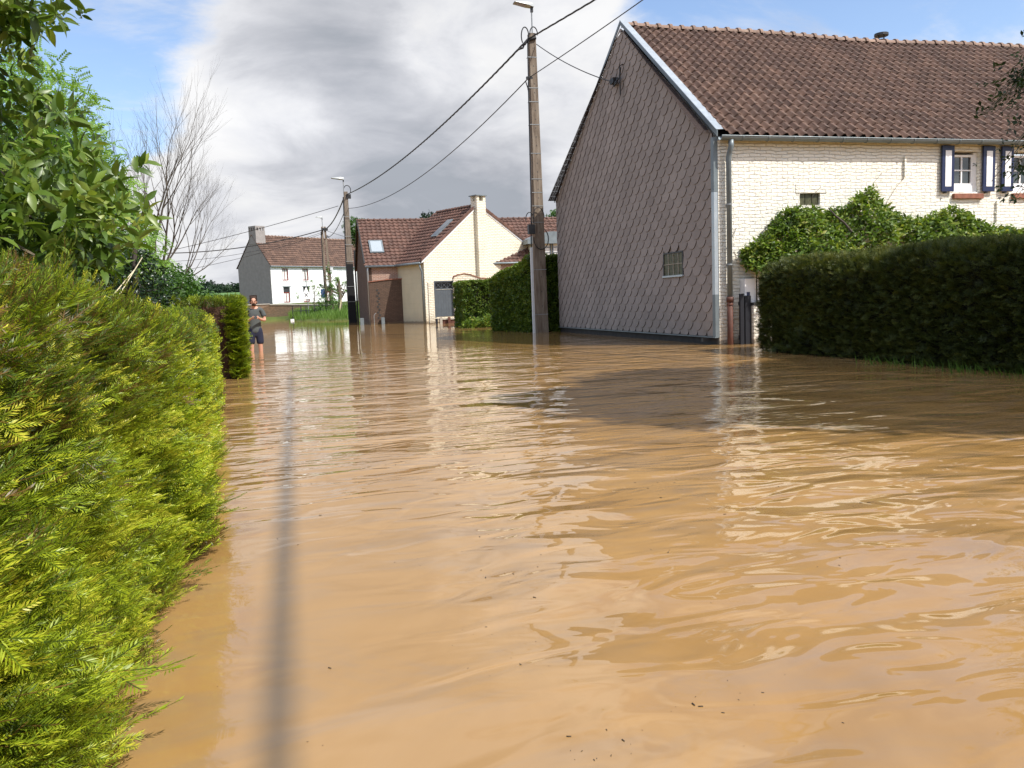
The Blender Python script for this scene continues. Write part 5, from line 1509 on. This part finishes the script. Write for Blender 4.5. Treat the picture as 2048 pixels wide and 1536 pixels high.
# tree out on the right whose shade covers the hedge and the water; its twigs reach into the view
ST = tree('roadside_tree', 'dark leafy tree whose twigs reach in at the right edge', 'tree',
     [((9.2, 2.5, 8.6), (1.9, 2.0, .8)), ((10.4, 3.8, 8.6), (2.2, 2.2, .8)), ((11.4, 1.1, 8.6), (2.4, 2.2, .8)), ((12.8, 3.6, 8.6), (2.7, 2.6, .9)), ((8.0, 3.3, 8.6), (1.1, 1.0, .5))],
     15000, BR_S, 'shade_leaf', .26, .4, ((13.2, 4.2, 0), (12.0, 3.0, 8.3)), 'bark', (.1, 1.0), .2, .6, trk=.2, nbr=40)
tw = MB(); LP = []
for i in range(26):
    q0 = Vector((9.5, 6.6, 4.5)); z1_ = rnd.uniform(1.85, 3.15); p = Vector((rnd.uniform(6.1, 6.75), rnd.uniform(6.1, 6.4), z1_))
    if p.x < 6.3 and not 2.3 < p.z < 2.7: p.x += .3
    mid = q0.lerp(p, .55) + Vector((0, 0, .2)); tw.tube([q0, mid, p], [.02, .010, .003], 4)
    for j in range(26):
        t = rnd.uniform(.45, 1); c = q0.lerp(mid, t * 2) if t < .5 else mid.lerp(p, t * 2 - 1); LP.append(c + Vector((rnd.gauss(0, .08), rnd.gauss(0, .08), rnd.gauss(0, .06))))
tw.build('twig', M['bark'], ST)
LP = np.array([tuple(q) for q in LP]); k = len(LP)
scatter('foliage', M['shade_leaf'], ST, BR_S, LP, dirs((-.6, -.2, 0), k, .1, .6), np.tile([0., 0, 1], (k, 1)) + rg.normal(0, .4, (k, 3)), .06 * rg.uniform(.6, 1.3, k), rg.normal(.45, .15, k).clip(0, 1))

# far and background trees
for i, (x, y, zc_, rx, rz_, lab) in enumerate(((12.0, 85, 8.7, 2.6, 1.1, 'light green treetop showing above the brick house ridge left of the round one'), (14.4, 85, 9.2, 1.35, 1.45, 'dark round treetop above the ridge of the brick house'), (8.6, 110, 11.6, 1.7, 1.3, 'small green treetop behind the right end of the white house roof'), (31.0, 92, 10.4, 1.6, 1.3, 'faint reddish treetop between the nearest pole and the slate gable'))):
    tree('distant_tree', lab, 'tree', [((x, y, zc_), (rx, rx, rz_)), ((x + rx * .3, y, zc_ - rz_), (rx, rx, rz_))], 900, BR_S, 'wood_far' if i == 1 else 'shrub', .30, .35 if i != 1 else .3, ((x, y, 0), (x, y, zc_)), 'bark', (.5, 1.05), .2, .8, nbr=8, trk=.2, group='treetops above the roofs')
tr = [((x, 640 + 14 * vn(x * .1, 0, 1), 16.5 + 2.5 * vn(x * .13, 1, 1)), (9, 8, 6.5 + 1.5 * vn(x * .2, 0, 3))) for x in range(-150, -10, 9)]
fw = tree('far_wood', 'dark belt of woodland on the horizon above the fields', 'wood', tr, 5200, BR_S, 'wood_far', 2.2, .35, None, shell=(.7, 1.05), jit=.6)
fw['kind'] = 'stuff'
# bank vegetation
tree('bank_shrub', 'tangled green shrub climbing around the twin legged pole', 'shrub',
     [((3.3, 83.6, 1.2), (1.5, 1.0, 1.3)), ((3.9, 84, 2.6), (.7, .7, 1.5)), ((2.2, 83.4, .7), (.9, .8, .8)), ((3.75, 84.3, 4.3), (.35, .35, 1.2))], 520, BR_S, 'shrub', .20, .5, ((3.6, 84, 0), (3.7, 84, 4)), 'bark', (.4, 1.1), .4, .6, nbr=20, trk=.05)
tree('pollard_tree', 'small knobbly pollarded tree with tufts of leaves before the white house', 'tree',
     [((4.55, 86, 4.0), (.42, .4, .4)), ((5.3, 86, 3.6), (.35, .3, .3)), ((5.45, 86, 2.8), (.3, .3, .2)), ((2.9, 86, 3.4), (.35, .3, .3))], 110, BR_S, 'robinia', .16, .3, ((4.7, 86, .2), (4.75, 86, 3.9)), 'bark', (.3, 1.1), .2, .6, nbr=26, trk=.24)
tree('espalier_tree', 'thin sparse young tree with pale leaves beside the triangular sign', 'tree',
     [((2.1, 85, 3.2), (.5, .3, .3)), ((2.5, 85, 2.6), (.4, .3, .4)), ((.55, 85, 2.5), (.35, .3, .35)), ((2.0, 85, 3.9), (.25, .3, .2))], 60, BR_S, 'robinia', .17, .5, ((1.9, 85, .2), (2.3, 85, 3.4)), 'bark', (.3, 1.1), .2, .6, nbr=14, trk=.05)
tree('waterside_plant', 'bright leafy weeds growing at the foot of the smaller square hedge', 'plant',
     [((7.75, 35.6, .15), (.55, .35, .32)), ((8.5, 35.4, .22), (.6, .35, .4)), ((9.1, 35.2, .3), (.4, .3, .55))], 420, BROAD, 'vine', .16, .6, None, shell=(.3, 1.1), upw=.7)
k = 15000
x = rg.uniform(-.5, 12, k); y = rg.uniform(69, 99, k); z = ground_z(x, y); okk = z > -.05; x, y, z = x[okk], y[okk], z[okk]; k = len(x)
BLADE = [(np.array([(-.04, 0, 0), (.04, 0, 0), (.02, .6, .05), (-.02, .6, .05), (.02, .6, .05), (-.02, .6, .05), (-.003, 1, .2), (.003, 1, .2)]), np.array([[0, 1, 2, 3], [5, 4, 7, 6]]), np.zeros(8))]
gs = scatter('grass', M['grass'], None, BLADE, np.stack([x, y, z], -1), dirs((0, -.1, 1), k, 0, .22), rg.normal(0, 1, (k, 3)), rg.uniform(.25, .75, k), rg.normal(.5, .15, k).clip(0, 1))
tag(gs, 'lush green grass on the bank around the far poles', 'grass', kind='stuff')
k = 500
x = 8.45 - rg.uniform(0, 1, k) ** 2 * .5 * np.clip((13 - rg.uniform(5, 13, k)) / 4, .1, 1); y = rg.uniform(5.5, 10.5, k)
gs = scatter('waterside_grass', M['grass'], None, BLADE, np.stack([x, y, np.zeros(k) - .02], -1), dirs((-.35, 0, 1), k, 0, .3), rg.normal(0, 1, (k, 3)), rg.uniform(.05, .2, k), rg.normal(.3, .15, k).clip(0, 1))
tag(gs, 'wet grass tufts at the foot of the dark clipped hedge', 'grass', kind='stuff')

# floating bits
k = 260
y = 1.6 + 5.0 * rg.uniform(0, 1, k) ** 1.5; x = rg.uniform(-.35, .8, k) * (y * 1.0)
cq = rg.integers(0, 26, k); cl = rg.uniform(0, 1, k) < .6; x = np.where(cl, x[cq] + rg.normal(0, .10, k), x); y = np.where(cl, y[cq] + rg.normal(0, .06, k), y)
ok_ = x > -.3; x, y = x[ok_], y[ok_]; k = len(x)
CHIP = [(np.array([(-.12, -.5, 0), (.12, -.4, 0), (.1, .5, 0), (-.08, .45, 0), (-.12, -.5, .12), (.12, -.4, .12), (.1, .5, .12), (-.08, .45, .12)]), np.array([[4, 5, 6, 7], [0, 1, 5, 4], [1, 2, 6, 5], [2, 3, 7, 6], [3, 0, 4, 7]]), np.zeros(8))]
dd = rg.normal(0, 1, (k, 3)); dd[:, 2] = 0
de = scatter('debris', simple('wet_bark_chips', (.045, .032, .022), .7, .4, 3), None, CHIP, np.stack([x, y, np.full(k, .001)], -1), dd, np.tile([0., 0, 1], (k, 1)), .0035 + .014 * rg.uniform(0, 1, k) ** 3, np.zeros(k))
tag(de, 'tiny dark bits of bark floating on the near water', 'debris', kind='stuff')
